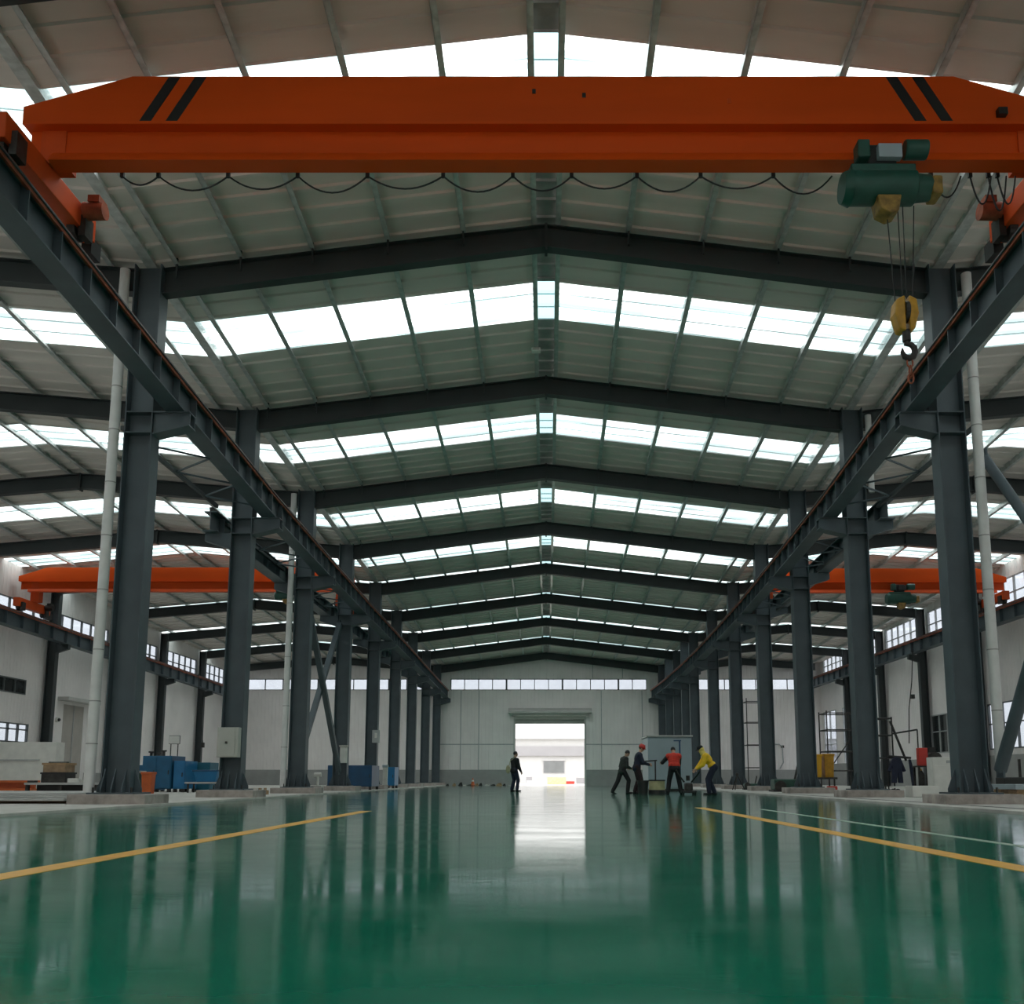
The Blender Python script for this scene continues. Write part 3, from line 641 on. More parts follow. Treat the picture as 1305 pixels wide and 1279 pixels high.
# small panel stand on the blue cabinet
t = thing('control_stand', 'small white control panel on thin stand above the blue cabinets', 'control panel', (-14.75, 37.6, 1.45))
MB().box(-14.98, -14.58, 37.58, 37.62, 1.95, 2.25).build('panel', M['white'], t); MB().box(-15.0, -14.56, 37.62, 37.65, 1.93, 2.27).build('panel_frame', M['frame'], t)
for x in (-14.92, -14.64): MB().bar((x, 37.64, 1.45), (x, 37.64, 1.95), .03, .03).build('leg', M['iron'], t)
t = thing('bench', 'low steel bench carrying the bright blue tub', 'bench', (-12.85, 36.2, .05))
MB().box(-13.6, -12.35, 35.8, 36.6, .38, .45).build('bench_top', M['plate'], t, bevel=.01)
for x in (-13.5, -12.45):
    for y in (35.9, 36.5): MB().box(x - .03, x + .03, y - .03, y + .03, .05, .38).build('leg', M['iron'], t)
t = thing('tub', 'bright blue flared tub standing on a low bench', 'tub', (-12.85, 36.2, .45))
mb = MB(); a, b = (-13.2, -12.5, 35.9, 36.5), (-13.32, -12.38, 35.82, 36.58)
mb.hexa([(a[0], a[2], .45), (a[1], a[2], .45), (a[1], a[3], .45), (a[0], a[3], .45), (b[0], b[2], .86), (b[1], b[2], .86), (b[1], b[3], .86), (b[0], b[3], .86)]).build('basin', M['blue2'], t, bevel=.02)
MB().box(-13.35, -12.35, 35.79, 36.61, .84, .9).build('rim', M['navy'], t, bevel=.015)
def bin_(name, label, cat, x, y, z, w, d, h, mt, lid=None, group=None):
    t = thing(name, label, cat, (x, y, z), group); k = .86
    MB().hexa([(x - w / 2 * k, y - d / 2 * k, z), (x + w / 2 * k, y - d / 2 * k, z), (x + w / 2 * k, y + d / 2 * k, z), (x - w / 2 * k, y + d / 2 * k, z), (x - w / 2, y - d / 2, z + h), (x + w / 2, y - d / 2, z + h), (x + w / 2, y + d / 2, z + h), (x - w / 2, y + d / 2, z + h)]).build('body', M[mt], t, bevel=.02)
    MB().box(x - w / 2 - .02, x + w / 2 + .02, y - d / 2 - .02, y + d / 2 + .02, z + h - .05, z + h + .03).build('lid' if lid else 'rim', M[lid or mt], t, bevel=.015)
    return t
bin_('bin', 'orange-red bin beside the base of nearest left column', 'bin', -13.75, 32.9, .05, .36, .36, .72, 'obin')
bin_('bin', 'dark green bin with pale lid behind nearest left column', 'bin', -14.3, 33.1, .05, .5, .5, .76, 'gbin', 'plate')
# far left bench row
t = thing('work_table', 'low dark work table beside nearest left column plinth', 'table', (-13.7, 27.3, .05))
MB().box(-14.75, -12.75, 26.9, 27.9, .40, .46).build('table_top', M['plate'], t)
MB().box(-14.6, -12.95, 27.3, 27.85, .1, .40).build('cupboard', M['black'], t)
for x in (-14.7, -13.75, -12.8): MB().box(x - .04, x + .04, 26.95, 27.05, .05, .40).build('leg', M['iron'], t)
t = thing('steel_beam', 'orange-red steel beam on trestles at the left edge', 'beam', (-16.3, 28.3, .05))
MB().box(-18.0, -15.2, 28.1, 28.6, .46, .52).box(-18, -15.2, 28.32, 28.38, .28, .46).box(-18, -15.2, 28.1, 28.6, .22, .28).build('beam', M['obin'], t)
for x in (-17.5, -15.6): MB().box(x - .1, x + .1, 28.1, 28.6, .05, .22).build('trestle', M['iron'], t)
t = thing('storage_box', 'dark storage box on the work table under a brown crate', 'box', (-14.2, 27.6, .46))
MB().box(-14.45, -13.75, 27.2, 27.8, .46, .74).build('body', M['iron'], t, bevel=.015); MB().box(-14.47, -13.73, 27.18, 27.82, .70, .75).build('rim', M['black'], t)
t = thing('crate', 'brown board crate on top of a dark storage box', 'crate', (-14.1, 27.5, .75))
MB().box(-14.42, -13.78, 27.22, 27.78, .75, .98).build('body', M['crate'], t, bevel=.01); MB().box(-14.45, -13.75, 27.2, 27.8, .96, 1.02).build('lid', M['wood'], t)
t = thing('frame_stand', 'small dark upright frame by the white left wall', 'frame', (-20.5, 40, .05))
mb = MB().box(-20.95, -20.87, 39.96, 40.04, .05, 1.28).box(-20.2, -20.12, 39.96, 40.04, .05, 1.28).box(-20.95, -20.12, 39.96, 40.04, 1.2, 1.28); mb.build('frame', M['frame'], t)
for x in (-20.91, -20.16): MB().box(x - .06, x + .06, 39.7, 40.3, .05, .1).build('foot', M['iron'], t)
t = thing('partition', 'beige low partition box at the far left', 'partition', (-22.6, 41.5, .05))
MB().box(-25.2, -21.3, 41.2, 41.9, .05, 2.15).build('body', M['white'], t, bevel=.01); MB().box(-25.2, -22.0, 41.15, 41.2, 1.35, 1.40).build('rail', M['seam'], t)
for k, (x, y, w, h) in enumerate([(-14.6, 27.05, .22, .06), (-13.55, 27.3, .3, .12), (-13.2, 27.15, .16, .08)]):
    tag(MB().box(x - w / 2, x + w / 2, y - .08, y + .08, .46, .46 + h).build('parts_box', M[['iron', 'white', 'beige'][k]], bevel=.01), ['small dark metal piece lying on the low work table', 'white paper-wrapped box lying on the low work table', 'small beige block lying on the low work table'][k], 'box')
for k, z in enumerate((.11, .165, .22)):
    tag(MB().box(-15.5 + k * .1, -10.05, 19.9 + k * .25, 23.5 + k * .1, z, z + .05).build('steel_sheet', M['plate'], bevel=.004), '%s flat grey steel sheet in the stack left of nearest left column' % ['bottom', 'middle', 'top'][k], 'steel sheet', 'steel sheets stacked by the left column')
for k, y in enumerate((20.6, 22.8)):
    tag(MB().box(-15.2, -10.3, y - .05, y + .05, .05, .11).build('timber_batten', M['wood']), '%s timber batten under the grey steel sheets' % ['near', 'far'][k], 'timber')
# things on and between the left columns
t = thing('electrical_box', 'beige electrical box mounted on the second left column', 'electrical box', (-9.05, 27.0, 1.17))
MB().box(-9.36, -8.76, 26.9, 27.17, 1.17, 2.02).build('body', M['beige'], t, bevel=.012); d = MB().box(-9.33, -8.85, 26.88, 26.9, 1.2, 1.99).build('door', M['beige'], t, bevel=.006)
MB().box(-9.12, -9.06, 26.86, 26.88, 1.56, 1.62).build('lock', M['iron'], d)
t = thing('electrical_box', 'white electrical box on fourth left column above the blue chest', 'electrical box', (XL, 41.5, 1.1))
MB().box(-9.0, -8.72, 41.35, 41.58, 1.25, 1.95).build('body', M['white'], t, bevel=.01); MB().box(-9.04, -8.68, 41.32, 41.58, 1.95, 2.02).build('hood', M['beige'], t)
t = thing('electrical_box', 'grey meter box on the fifth left column', 'electrical box', (-8.8, 49, 2.4))
MB().box(-8.95, -8.6, 48.62, 48.87, 2.4, 3.05).build('body', M['seam'], t, bevel=.01); MB().box(-8.82, -8.70, 48.60, 48.62, 2.65, 2.9).build('window', M['white'], t)
cabinet('tool_chest', 'long dark blue tool chest standing between left columns', 'chest', -10.35, -8.25, 45.0, 47.0, .2, 1.2, 'navy', 2)
cabinet('tool_chest', 'short bright blue tool chest farther along the left columns', 'chest', -8.82, -8.22, 51.6, 52.9, .2, 1.2, 'blue2', 1)
t = thing('control_post', 'white control post between the two blue tool chests', 'post', (-8.5, 50.2, .05))
MB().box(-8.62, -8.38, 50.1, 50.3, .05, 1.15).build('post', M['white'], t, bevel=.01); MB().box(-8.64, -8.36, 50.08, 50.32, 1.15, 1.3).build('switch_box', M['cab'], t, bevel=.01)
def pallet(x0, x1, y0, y1, z, label, mt='wood', h=.14):
    t = thing('pallet', label, 'pallet', ((x0 + x1) / 2, (y0 + y1) / 2, z)); n = 5
    for k in range(n):
        y = y0 + (y1 - y0) * (k + .1) / n; MB().box(x0, x1, y, y + (y1 - y0) / n * .75, z + h - .03, z + h).build('board', M[mt], t)
    for x in (x0 + .06, (x0 + x1) / 2, x1 - .06): MB().box(x - .05, x + .05, y0, y1, z, z + h - .03).build('bearer', M[mt], t)
pallet(-10.6, -9.3, 30.6, 32, .05, 'timber pallet between second and third left columns')
for k in range(4):
    tag(MB().box(-10.7 + k * .02, -9.35, 30.75 + k * .3, 30.97 + k * .3, .19, .27).build('timber_plank', M['wood' if k % 2 else 'white']), ['nearest pale plank lying on the left pallet', 'second plank on the left pallet, brown', 'third plank on the left pallet, pale', 'farthest brown plank on the left pallet'][k], 'plank', 'planks on the left pallet')
t = thing('hose_stand', 'thin dark pole with round head near the left wall', 'pole', (-15.5, 47, .05))
MB().tube([(-15.5, 47, .05), (-15.5, 47, 3.2)], .03, 8).build('pole', M['iron'], t); MB().ell((-15.5, 47, 3.2), (.14, .14, .14)).build('head', M['iron'], t); MB().tube([(-15.5, 47, .05), (-15.5, 47, .1)], .25, 16).build('foot', M['iron'], t)
t = thing('valve_stand', 'white valve machine beside the third left column base', 'machine', (-8.55, 35.6, .05))
MB().box(-8.75, -8.35, 35.4, 35.8, .05, .32).build('body', M['conc'], t, bevel=.03); MB().tube([(-8.55, 35.6, .3), (-8.55, 35.6, .78)], .05, 10).build('stem', M['white'], t); MB().tube([(-8.68, 35.6, .72), (-8.42, 35.6, .72)], .08, 12).build('valve', M['white'], t)
SCR = []
for k in range(12):
    x = -8.0 + k * .46 + random.uniform(-.1, .1); y = 77.6 + random.uniform(-.5, .3); w = random.uniform(.12, .3); h = random.uniform(.08, .3)
    o = MB().prism([(x - w, y, .0), (x + w, y, .0), (x + w * .6, y, h), (x - w * .3, y + .05, h * .8)], (0, .2, 0)).build('scrap_piece', M[['iron', 'wood', 'black', 'conc'][k % 4]])
    tag(o, 'small scrap piece lying along foot of the far wall', 'scrap', 'scrap along the far wall, left of the door')
t = thing('traffic_cone', 'small orange cone with white top by the far wall', 'cone', (-5.9, 76.6, 0))
MB().tube([(-5.9, 76.6, .03), (-5.9, 76.6, .62)], [.17, .03], 16).build('body', M['obin'], t, smooth=True); MB().box(-6.1, -5.7, 76.4, 76.8, 0, .04).build('foot', M['black'], t); MB().tube([(-5.9, 76.6, .35), (-5.9, 76.6, .47)], [.1, .07], 16).build('band', M['white'], t)

# ------------------------------------------------------------------ goods on the right
t = thing('steel_cabinet', 'big pale blue-grey steel cabinet behind the workers', 'cabinet', (5.75, 45.5, 0))
MB().box(4.75, 6.8, 44.2, 46.8, .1, 2.5).build('body', M['cab'], t, bevel=.015)
MB().box(4.7, 6.85, 44.12, 46.85, 2.5, 2.58).build('top_rail', M['plate'], t, bevel=.01); MB().box(4.8, 6.75, 44.3, 46.7, 0, .1).build('plinth', M['iron'], t)
d = MB().box(4.8, 6.2, 44.17, 44.2, .16, 2.44).build('door', M['cab'], t, bevel=.01); d2_ = MB().box(6.26, 6.76, 44.17, 44.2, .16, 2.44).build('door', M['cab'], t, bevel=.01)
MB().box(6.195, 6.265, 44.16, 44.2, .3, 2.35).build('gap_bar', M['navy'], t); MB().box(5.95, 6.3, 44.14, 44.18, 2.3, 2.35).build('hinge_arm', M['navy'], t)
t = thing('tub', 'round cream tub with dark base in front of the steel cabinet', 'tub', (4.12, 35.4, 0))
MB().tube([(4.12, 35.4, .16), (4.12, 35.4, .5)], .3, 24).build('wall', M['cream'], t, smooth=True); MB().tube([(4.12, 35.4, 0), (4.12, 35.4, .16)], [.33, .31], 24).build('base', M['black'], t, smooth=True)
MB().tube([(4.12, 35.4, .48), (4.12, 35.4, .53)], .315, 24).build('rim', M['iron'], t, smooth=True)
t = thing('post_stand', 'dark T-shaped post standing behind the cream tub', 'post', (4.15, 36.1, 0))
MB().bar((4.15, 36.1, .03), (4.15, 36.1, 1.24), .05, .05).build('post', M['iron'], t); MB().bar((3.72, 36.1, 1.22), (4.22, 36.1, 1.26), .04, .05).build('arm', M['iron'], t); MB().box(3.95, 4.35, 35.95, 36.25, 0, .03).build('foot', M['iron'], t)
t = thing('bucket', 'black bucket at the feet of the red-helmeted worker', 'bucket', (3.52, 34.6, 0))
MB().tube([(3.52, 34.6, 0), (3.52, 34.6, .5)], [.17, .21], 20).build('body', M['black'], t, smooth=True); MB().tube([(3.52, 34.6, .47), (3.52, 34.6, .51)], .225, 20).build('rim', M['iron'], t, smooth=True)
t = thing('floor_machine', 'dark floor machine with long handles between red and yellow workers', 'machine', (5.08, 34.1, 0))
MB().box(4.96, 5.24, 33.95, 34.35, .12, .42).build('engine', M['iron'], t, bevel=.06); MB().box(4.82, 5.36, 33.85, 34.45, .07, .14).build('deck', M['black'], t, bevel=.02)
for x, y in ((4.88, 33.9), (5.3, 33.9), (4.88, 34.4), (5.3, 34.4)): MB().tube([(x - .03, y, .08), (x + .03, y, .08)], .08, 14).build('wheel', M['rubber'], t)
MB().tube([(4.95, 34.1, .45), (4.72, 34.1, .75), (4.66, 34.05, .88)], .03, 8).build('handle', M['iron'], t, smooth=True)
MB().tube([(5.2, 34.05, .45), (5.33, 33.7, .66), (5.42, 33.55, .82)], .03, 8).build('handle', M['iron'], t, smooth=True)
MB().tube([(5.1, 34.2, .5), (5.1, 34.2, .68)], .07, 12).build('filter_cap', M['iron'], t)
# yellow bins on a cart
t = thing('cart', 'low dark cart loaded with the yellow bins', 'cart', (10.5, 36.3, .05))
MB().box(9.95, 11.0, 35.9, 36.7, .55, .62).build('deck', M['iron'], t)
for x in (10.05, 10.9):
    for y in (35.98, 36.62): MB().bar((x, y, .15), (x, y, .56), .05, .05).build('leg', M['iron'], t); MB().tube([(x - .03, y, .13), (x + .03, y, .13)], .08, 12).build('wheel', M['rubber'], t)
bin_('bin', 'bright yellow bin at the left end of the low cart', 'bin', 10.27, 36.25, .62, .40, .5, .84, 'ybin', None)
bin_('bin', 'darker amber bin right of the yellow one on the cart', 'bin', 10.76, 36.3, .62, .38, .5, .86, 'yellow', None)
tag(MB().box(10.55, 10.9, 35.6, 35.85, .05, .3).build('fuel_can', M['red'], bevel=.03), 'red can on the floor under the yellow bins', 'can')
def scaffold(x0, x1, y0, y1, h, label, lifts, mt='iron', r=.028):
    t = thing('scaffold', label, 'scaffold', ((x0 + x1) / 2, (y0 + y1) / 2, .05))
    for x in (x0, x1):
        for y in (y0, y1): MB().tube([(x, y, .05), (x, y, h)], r, 8).build('post', M[mt], t)
    for z in lifts:
        mb = MB()
        for y in (y0, y1): mb.tube([(x0, y, z), (x1, y, z)], r * .9, 8)
        for x in (x0, x1): mb.tube([(x, y0, z), (x, y1, z)], r * .9, 8)
        mb.build('rail', M[mt], t)
    return t
s1 = scaffold(11.75, 13.0, 39.5, 40.6, 3.4, 'grey scaffold tower behind the yellow bins', (.9, 1.7, 2.6, 3.3)); 
MB().tube([(11.75, 39.5, .9), (13.0, 39.5, 2.6)], .025, 8).build('diagonal', M['iron'], s1)
s2 = scaffold(11.5, 12.3, 33.6, 34.2, 2.75, 'black tube frame standing right of second right column', (1.3, 2.1, 2.7), 'black')
MB().tube([(12.25, 33.6, 2.6), (12.75, 33.6, 1.2)], .045, 8).build('diagonal', M['black'], s2); MB().tube([(12.3, 33.6, 2.15), (13.2, 33.6, 2.3)], .03, 8).tube([(13.2, 33.6, 2.3), (13.2, 33.6, .05)], .025, 8).build('side_rail', M['black'], s2)
MB().tube([(12.1, 33.55, 1.36), (12.9, 33.55, 1.3)], .04, 8).build('crossbar', M['black'], s2)
t = thing('overalls', 'dark navy overalls hanging from the black tube frame', 'clothes', (12.35, 33.45, .42))
MB().prism([(a, 33.4, b) for a, b in ((12.2, 1.28), (12.35, 1.34), (12.5, 1.28), (12.66, .84), (12.57, .80), (12.52, 1.0), (12.55, .42), (12.39, .42), (12.36, .78), (12.32, .42), (12.15, .42), (12.18, 1.0), (12.12, .80), (12.03, .84))], (0, .12, 0)).build('cloth', M['jnavy'], t, bevel=.02)
MB().prism([(12.78, 33.42, 1.25), (12.86, 33.42, 1.25), (12.98, 33.42, .7), (12.96, 33.42, .3), (12.86, 33.42, .3)], (0, .08, 0)).build('sleeve', M['jnavy'], t, bevel=.02)
t = thing('trolley', 'low pale trolley under the hanging overalls', 'trolley', (12.5, 33.0, .05)); MB().box(12.0, 13.1, 32.7, 33.3, .25, .31).build('deck', M['white'], t)
for x in (12.1, 13.0): MB().tube([(x, 32.75, .14), (x, 32.81, .14)], .09, 14).build('wheel', M['rubber'], t); MB().tube([(x, 33.2, .14), (x, 33.26, .14)], .09, 14).build('wheel', M['rubber'], t)
t = thing('bench', 'dark steel bench holding the red box', 'bench', (12.85, 32, .05)); MB().box(12.45, 13.3, 31.8, 32.3, .95, 1.0).build('bench_top', M['iron'], t)
for x in (12.5, 13.25):
    for y in (31.85, 32.25): MB().box(x - .03, x + .03, y - .03, y + .03, .05, .95).build('leg', M['iron'], t)
tag(MB().box(12.55, 12.85, 31.9, 32.15, 1.0, 1.6).build('tool_box', M['red'], bevel=.02), 'upright red box standing on the dark bench', 'box')
t = thing('motor', 'dark round motor beside the red box on the bench', 'motor', (13.05, 32, 1.0)); MB().tube([(13.1, 31.85, 1.25), (13.1, 32.2, 1.25)], .2, 18).build('casing', M['iron'], t, smooth=True); MB().box(12.9, 13.2, 31.9, 32.15, 1.0, 1.06).build('foot', M['iron'], t); MB().box(12.93, 13.13, 31.95, 32.12, 1.45, 1.62).build('terminal_box', M['black'], t)
for k, x in enumerate((12.65, 12.9)):
    t = thing('gas_cylinder', ['left dark gas cylinder under the bench with red box', 'right dark gas cylinder under the bench with red box'][k], 'gas cylinder', (x, 32.05, .05), 'gas cylinders under the bench')
    MB().tube([(x, 32.05, .05), (x, 32.05, .7), (x, 32.05, .8), (x, 32.05, .84)], [.1, .1, .05, .03], 16).build('body', M['iron'], t, smooth=True); MB().tube([(x, 32.05, .84), (x, 32.05, .91)], .025, 8).build('valve', M['yellow'], t)
t = thing('appliance', 'white boxy appliance left of the nearest right column', 'appliance', (12.9, 31, .05))
MB().box(12.5, 13.2, 30.7, 31.2, .1, 1.26).build('body', M['white'], t, bevel=.02); MB().box(12.53, 13.17, 30.68, 30.7, .15, 1.0).build('door', M['white'], t, bevel=.01); MB().box(12.95, 13.1, 30.67, 30.7, 1.07, 1.16).build('badge', M['seam'], t)
for x in (12.6, 13.1): MB().box(x - .05, x + .05, 30.75, 31.15, .05, .1).build('foot', M['iron'], t)
tag(MB().box(10.35, 11.1, 26.9, 27.5, .05, .37).build('block', M['white'], bevel=.02), 'cream concrete block beside second right column plinth', 'block')
for k in range(5):
    x = 11.3 + k * .48; y = 25.4 + (k % 2) * .3; w = .16 + .03 * (k % 3)
    tag(MB().prism([(x - w, y, .05), (x + w, y, .05), (x + w * .7, y, .05 + w), (x - w * .4, y + .03, .05 + w * 1.2)], (0, w * 1.4, 0)).build('stone', M[['conc', 'white', 'iron', 'crate', 'conc'][k]], bevel=.02), ['grey broken stone nearest the cream block', 'white broken stone in the rubble by cream block', 'dark iron lump in the rubble by cream block', 'brown stone in the rubble by cream block', 'grey broken stone at the right end of the rubble'][k], 'stone', 'rubble beside the right columns')
pallet(10.05, 12.2, 20.2, 21.6, .05, 'timber pallet right of the nearest right column', 'wood', .2)
for k in range(3):
    tag(MB().box(10.0 + k * .05, 12.2, 20.25 + k * .45, 20.6 + k * .45, .25, .34).build('timber_plank', M[['wood', 'crate', 'wood'][k]]), ['nearest timber plank on the right pallet', 'middle dark timber plank on the right pallet', 'farthest timber plank on the right pallet'][k], 'plank', 'planks on the right pallet')
tag(MB().box(9.95, 12.3, 20.2, 21.5, .34, .45).build('board_stack', M['cab'], bevel=.01), 'pale grey board lying on the planks of right pallet', 'board')
# scrap machines between the farther right columns
def scrapm(x, y, s, label):
    t = thing('machine', label, 'machine', (x, y, .05)); MB().box(x - .5 * s, x + .5 * s, y - .3 * s, y + .3 * s, .12, .42 * s + .05).build('body', M['gbin'], t, bevel=.05)
    MB().tube([(x - .3 * s, y - .32 * s, .25), (x - .3 * s, y + .32 * s, .25)], .2 * s, 16).build('pulley', M['iron'], t); MB().tube([(x + .25 * s, y, .4 * s), (x + .4 * s, y, 1.0 * s)], .04 * s, 8).build('lever', M['iron'], t)
    MB().box(x - .55 * s, x + .55 * s, y - .35 * s, y + .35 * s, .05, .13).build('skid', M['black'], t)
scrapm(9.75, 38.5, 1.2, 'dark green skid machine between second and third right columns'); scrapm(10.7, 39.3, .7, 'small dark machine with lever near the yellow bins'); scrapm(9.8, 45.5, .7, 'small dark machine between fourth right column and the third')
t = thing('tripod', 'dark folded tripod on floor near the fourth right column', 'tripod', (9.0, 44.8, .05))
for a in (0, 120, 240): MB().tube([(9.0, 44.8, .75), (9.0 + .35 * math.cos(R(a)), 44.8 + .35 * math.sin(R(a)), .05)], .025, 8).build('leg', M['iron'], t)
MB().ell((9.0, 44.8, .78), (.08, .08, .08)).build('head', M['iron'], t)
t = thing('machine', 'low dark machine with two upright pipes by the right wall window', 'machine', (16.6, 33.5, .05))
MB().box(16.0, 17.2, 33.2, 33.9, .12, .62).build('body', M['black'], t, bevel=.04); MB().box(15.9, 17.3, 33.1, 34.0, .05, .13).build('skid', M['iron'], t)
for x in (16.7, 17.05): MB().tube([(x, 33.5, .6), (x, 33.5, 1.25)], .05, 10).build('stack_pipe', M['iron'], t)
t = thing('wall_pipe', 'bent grey pipe on far wall between right columns', 'pipe', (19.3, YF - .1, 1.2)); MB().tube([(18.0, YF - .1, 3.4), (19.3, YF - .1, 3.4), (19.55, YF - .1, 3.2), (19.6, YF - .1, 1.9), (19.3, YF - .1, 1.4)], .05, 10).build('pipe', M['seam'], t, smooth=True); MB().box(19.45, 19.7, YF - .14, YF - .06, 3.1, 3.3).build('elbow', M['iron'], t)
scaffold(11.6, 12.6, 54.5, 55.5, 5.2, 'tall thin scaffold tower far behind the third right column', (1.2, 2.5, 3.8, 5.0))
t = thing('hanging_cable', 'black pendant cable hanging from the right wall runway', 'cable', (21.7, 55, 8)); MB().tube([(21.6, 55, 8.0), (21.45, 55.0, 6.2), (21.2, 55, 4.6), (21.1, 55, 2.6)], .03, 8).build('cable', M['rubber'], t, smooth=True); MB().box(21.35, 21.55, 54.9, 55.1, 5.2, 5.45).build('pendant', M['iron'], t)
t = thing('hanging_cable', 'thin black pendant cable hanging beside the left wall', 'cable', (-24.9, 67, 8)); MB().tube([(-24.9, 67, 8.0), (-24.6, 67, 5.5), (-24.3, 67, 3.0)], .025, 8).build('cable', M['rubber'], t, smooth=True); MB().box(-24.4, -24.2, 66.9, 67.1, 2.75, 3.1).build('pendant', M['iron'], t)
t = thing('wall_lamp', 'small round fixture on the white left wall', 'lamp', (XLW + .1, 50.6, 3.7)); MB().tube([(XLW, 50.6, 3.7), (XLW + .12, 50.6, 3.7)], .14, 14).build('body', M['white'], t); MB().ell((XLW + .16, 50.6, 3.7), (.08, .09, .09)).build('lens', M['iron'], t)
t = thing('ceiling_sensor', 'small white box fixed below the ridge purlin', 'sensor', (-.3, 25.6, 12.75)); z_ = zr(-.28, 25.6); MB().box(-.42, -.16, 25.5, 25.7, z_ - .1, z_).build('body', M['white'], t, bevel=.01); MB().box(-.38, -.2, 25.48, 25.5, z_ - .08, z_ - .02).build('lens', M['beige'], t)

# ------------------------------------------------------------------ people
def ik(a, b, l1, l2, bend):
    a = V(a); b = V(b); d = b - a; L = min(d.length, (l1 + l2) * .998); u = d.normalized(); x = (l1 * l1 - l2 * l2 + L * L) / (2 * L); h = math.sqrt(max(0, l1 * l1 - x * x))
    n = V(bend) - u * V(bend).dot(u); return a + u * x + n.normalized() * h, a + u * L
def remeshed(mb, name, m, parent, vox, it=3):
    o = local(mb, name, m, None)
    r = o.modifiers.new('r', 'REMESH'); r.mode = 'VOXEL'; r.voxel_size = vox
    s = o.modifiers.new('s', 'SMOOTH'); s.factor = .5; s.iterations = it
    dg = bpy.context.evaluated_depsgraph_get(); me = bpy.data.meshes.new_from_object(o.evaluated_get(dg))
    for p in me.polygons: p.use_smooth = True
    o.modifiers.clear(); old = o.data; o.data = me; bpy.data.meshes.remove(old)
    if not me.materials: me.materials.append(m)
    o.parent = parent; return o
def person(label, loc, rz, H, lean, feet, hands, headp, top, legs, hip=(0, 0, .93), headyaw=0, vest=None, hat='hair', shoe='jblack', hood=None, twist=0):
    """stands at loc facing local +X; feet and hands are ankle and wrist targets (left, right) at 1.75 m height"""
    P = thing('person', label, 'person', loc, None, rz); k = H / 1.75
    hipc = V(hip); tx = V((math.sin(R(lean)), 0, math.cos(R(lean)))); tf = V((math.cos(R(lean)), 0, -math.sin(R(lean)))); Yv = V((0, 1, 0))
    RT_ = Matrix((tf, Yv, tx)).transposed()
    sv = Matrix.Rotation(R(twist), 3, tx) @ Yv
    chest = hipc + tx * .34; neck = hipc + tx * .53; hd = V((math.sin(R(headp)), 0, math.cos(R(headp)))); skull = neck + tx * .05 + hd * .155
    hf = Matrix.Rotation(R(headyaw), 3, hd) @ V((math.cos(R(headp)), 0, -math.sin(R(headp)))); RH = Matrix((hf, hd.cross(hf), hd)).transposed()
    body = MB(); jk = MB(); tr = MB(); sh = MB()
    def torso(mb, g, low=True):
        if low: mb.ell(hipc + tx * .03, (.115 + g, .165 + g, .14 + g), RT_); mb.ell(hipc + tx * .2, (.105 + g, .15 + g, .2 + g), RT_)
        mb.ell(chest + tx * .02, (.12 + g, .17 + g, .2 + g), RT_)
        for sg in (-1, 1): mb.cap(neck - tx * .05, hipc + tx * .46 + sv * sg * .17, .075 + g * .6, .072 + g)
    torso(body, 0); torso(jk, .034, lean < 30 and not vest)
    body.cap(neck - tx * .03, skull - hd * .06, .058, .055)
    # head: skull, face, jaw, nose, ears, brow
    body.ell(skull + hd * .01, (.098, .077, .112), RH); body.ell(skull + RH @ V((.035, 0, -.055)), (.062, .056, .062), RH)
    body.cap(skull + RH @ V((.09, 0, .005)), skull + RH @ V((.112, 0, -.03)), .009, .014, 8); body.cap(skull + RH @ V((.085, -.03, .02)), skull + RH @ V((.085, .03, .02)), .012, .012, 8)
    for sg in (-1, 1): body.ell(skull + RH @ V((-.005, sg * .078, -.012)), (.02, .012, .032), RH, 10, 6)
    ft = []
    for i, sg in ((0, 1), (1, -1)):
        hj = hipc + Yv * sg * .09; an = V(feet[i][:3]); kn, an = ik(hj, an, .435, .435, (1, sg * .08, .1))
        body.cap(hj, kn, .078, .052); body.cap(kn, an, .052, .036)
        tr.cap(hj + V((0, 0, .02)), kn, .115, .086); tr.cap(kn, an + V((0, 0, .03)), .086, .078)
        yaw = R(feet[i][3] if len(feet[i]) > 3 else 0); fd = V((math.cos(yaw), math.sin(yaw), -(feet[i][4] if len(feet[i]) > 4 else 0)))
        heel = an + V((0, 0, -.05)) - fd * .05; toe = an + V((0, 0, -.052)) + fd * .17
        body.cap(an + V((0, 0, -.035)), an + V((0, 0, -.045)) + fd * .12, .03, .024)
        sh.cap(heel, toe, .043, .036); sh.cap(an + V((0, 0, .03)), an + V((0, 0, -.03)), .052, .05)
    tr.ell(hipc, (.148, .192, .14)); tr.ell(hipc + tx * .08, (.14, .185, .12), RT_)
    for i, sg in ((0, 1), (1, -1)):
        sj = hipc + tx * .455 + sv * sg * .2; el, wr = ik(sj, V(hands[i]), .29, .26, (-.6, sg * .5, -.6))
        body.cap(sj, el, .05, .04); body.cap(el, wr, .04, .027)
        jk.cap(sj, el, .084, .07); jk.cap(el, wr - (wr - el).normalized() * .02, .07, .05)
        d = (wr - el).normalized(); side = d.cross(Yv * sg); side = side.normalized() if side.length > .1 else V((1, 0, 0)); nrm = d.cross(side).normalized() * -sg
        pal = wr + d * .05; body.ell(pal, (.045, .018, .052), Matrix((side, nrm, d)).transposed(), 10, 7); body.cap(wr - d * .02, pal, .026, .028)
        for q, ln in ((-.033, .062), (-.011, .075), (.011, .07), (.032, .054)):
            a = pal + side * q + d * .035; b = a + (d * .9 + nrm * .35).normalized() * ln * .55; e = b + (d * .5 + nrm * .85).normalized() * ln * .5
            body.cap(a, b, .0105, .0095, 8); body.cap(b, e, .0095, .008, 8)
        a = pal - side * .035 - d * .02; b = a + (d * .6 - side * .7 + nrm * .3).normalized() * .04; e = b + (d * .85 + nrm * .5).normalized() * .032
        body.cap(a, b, .013, .011, 8); body.cap(b, e, .011, .009, 8)
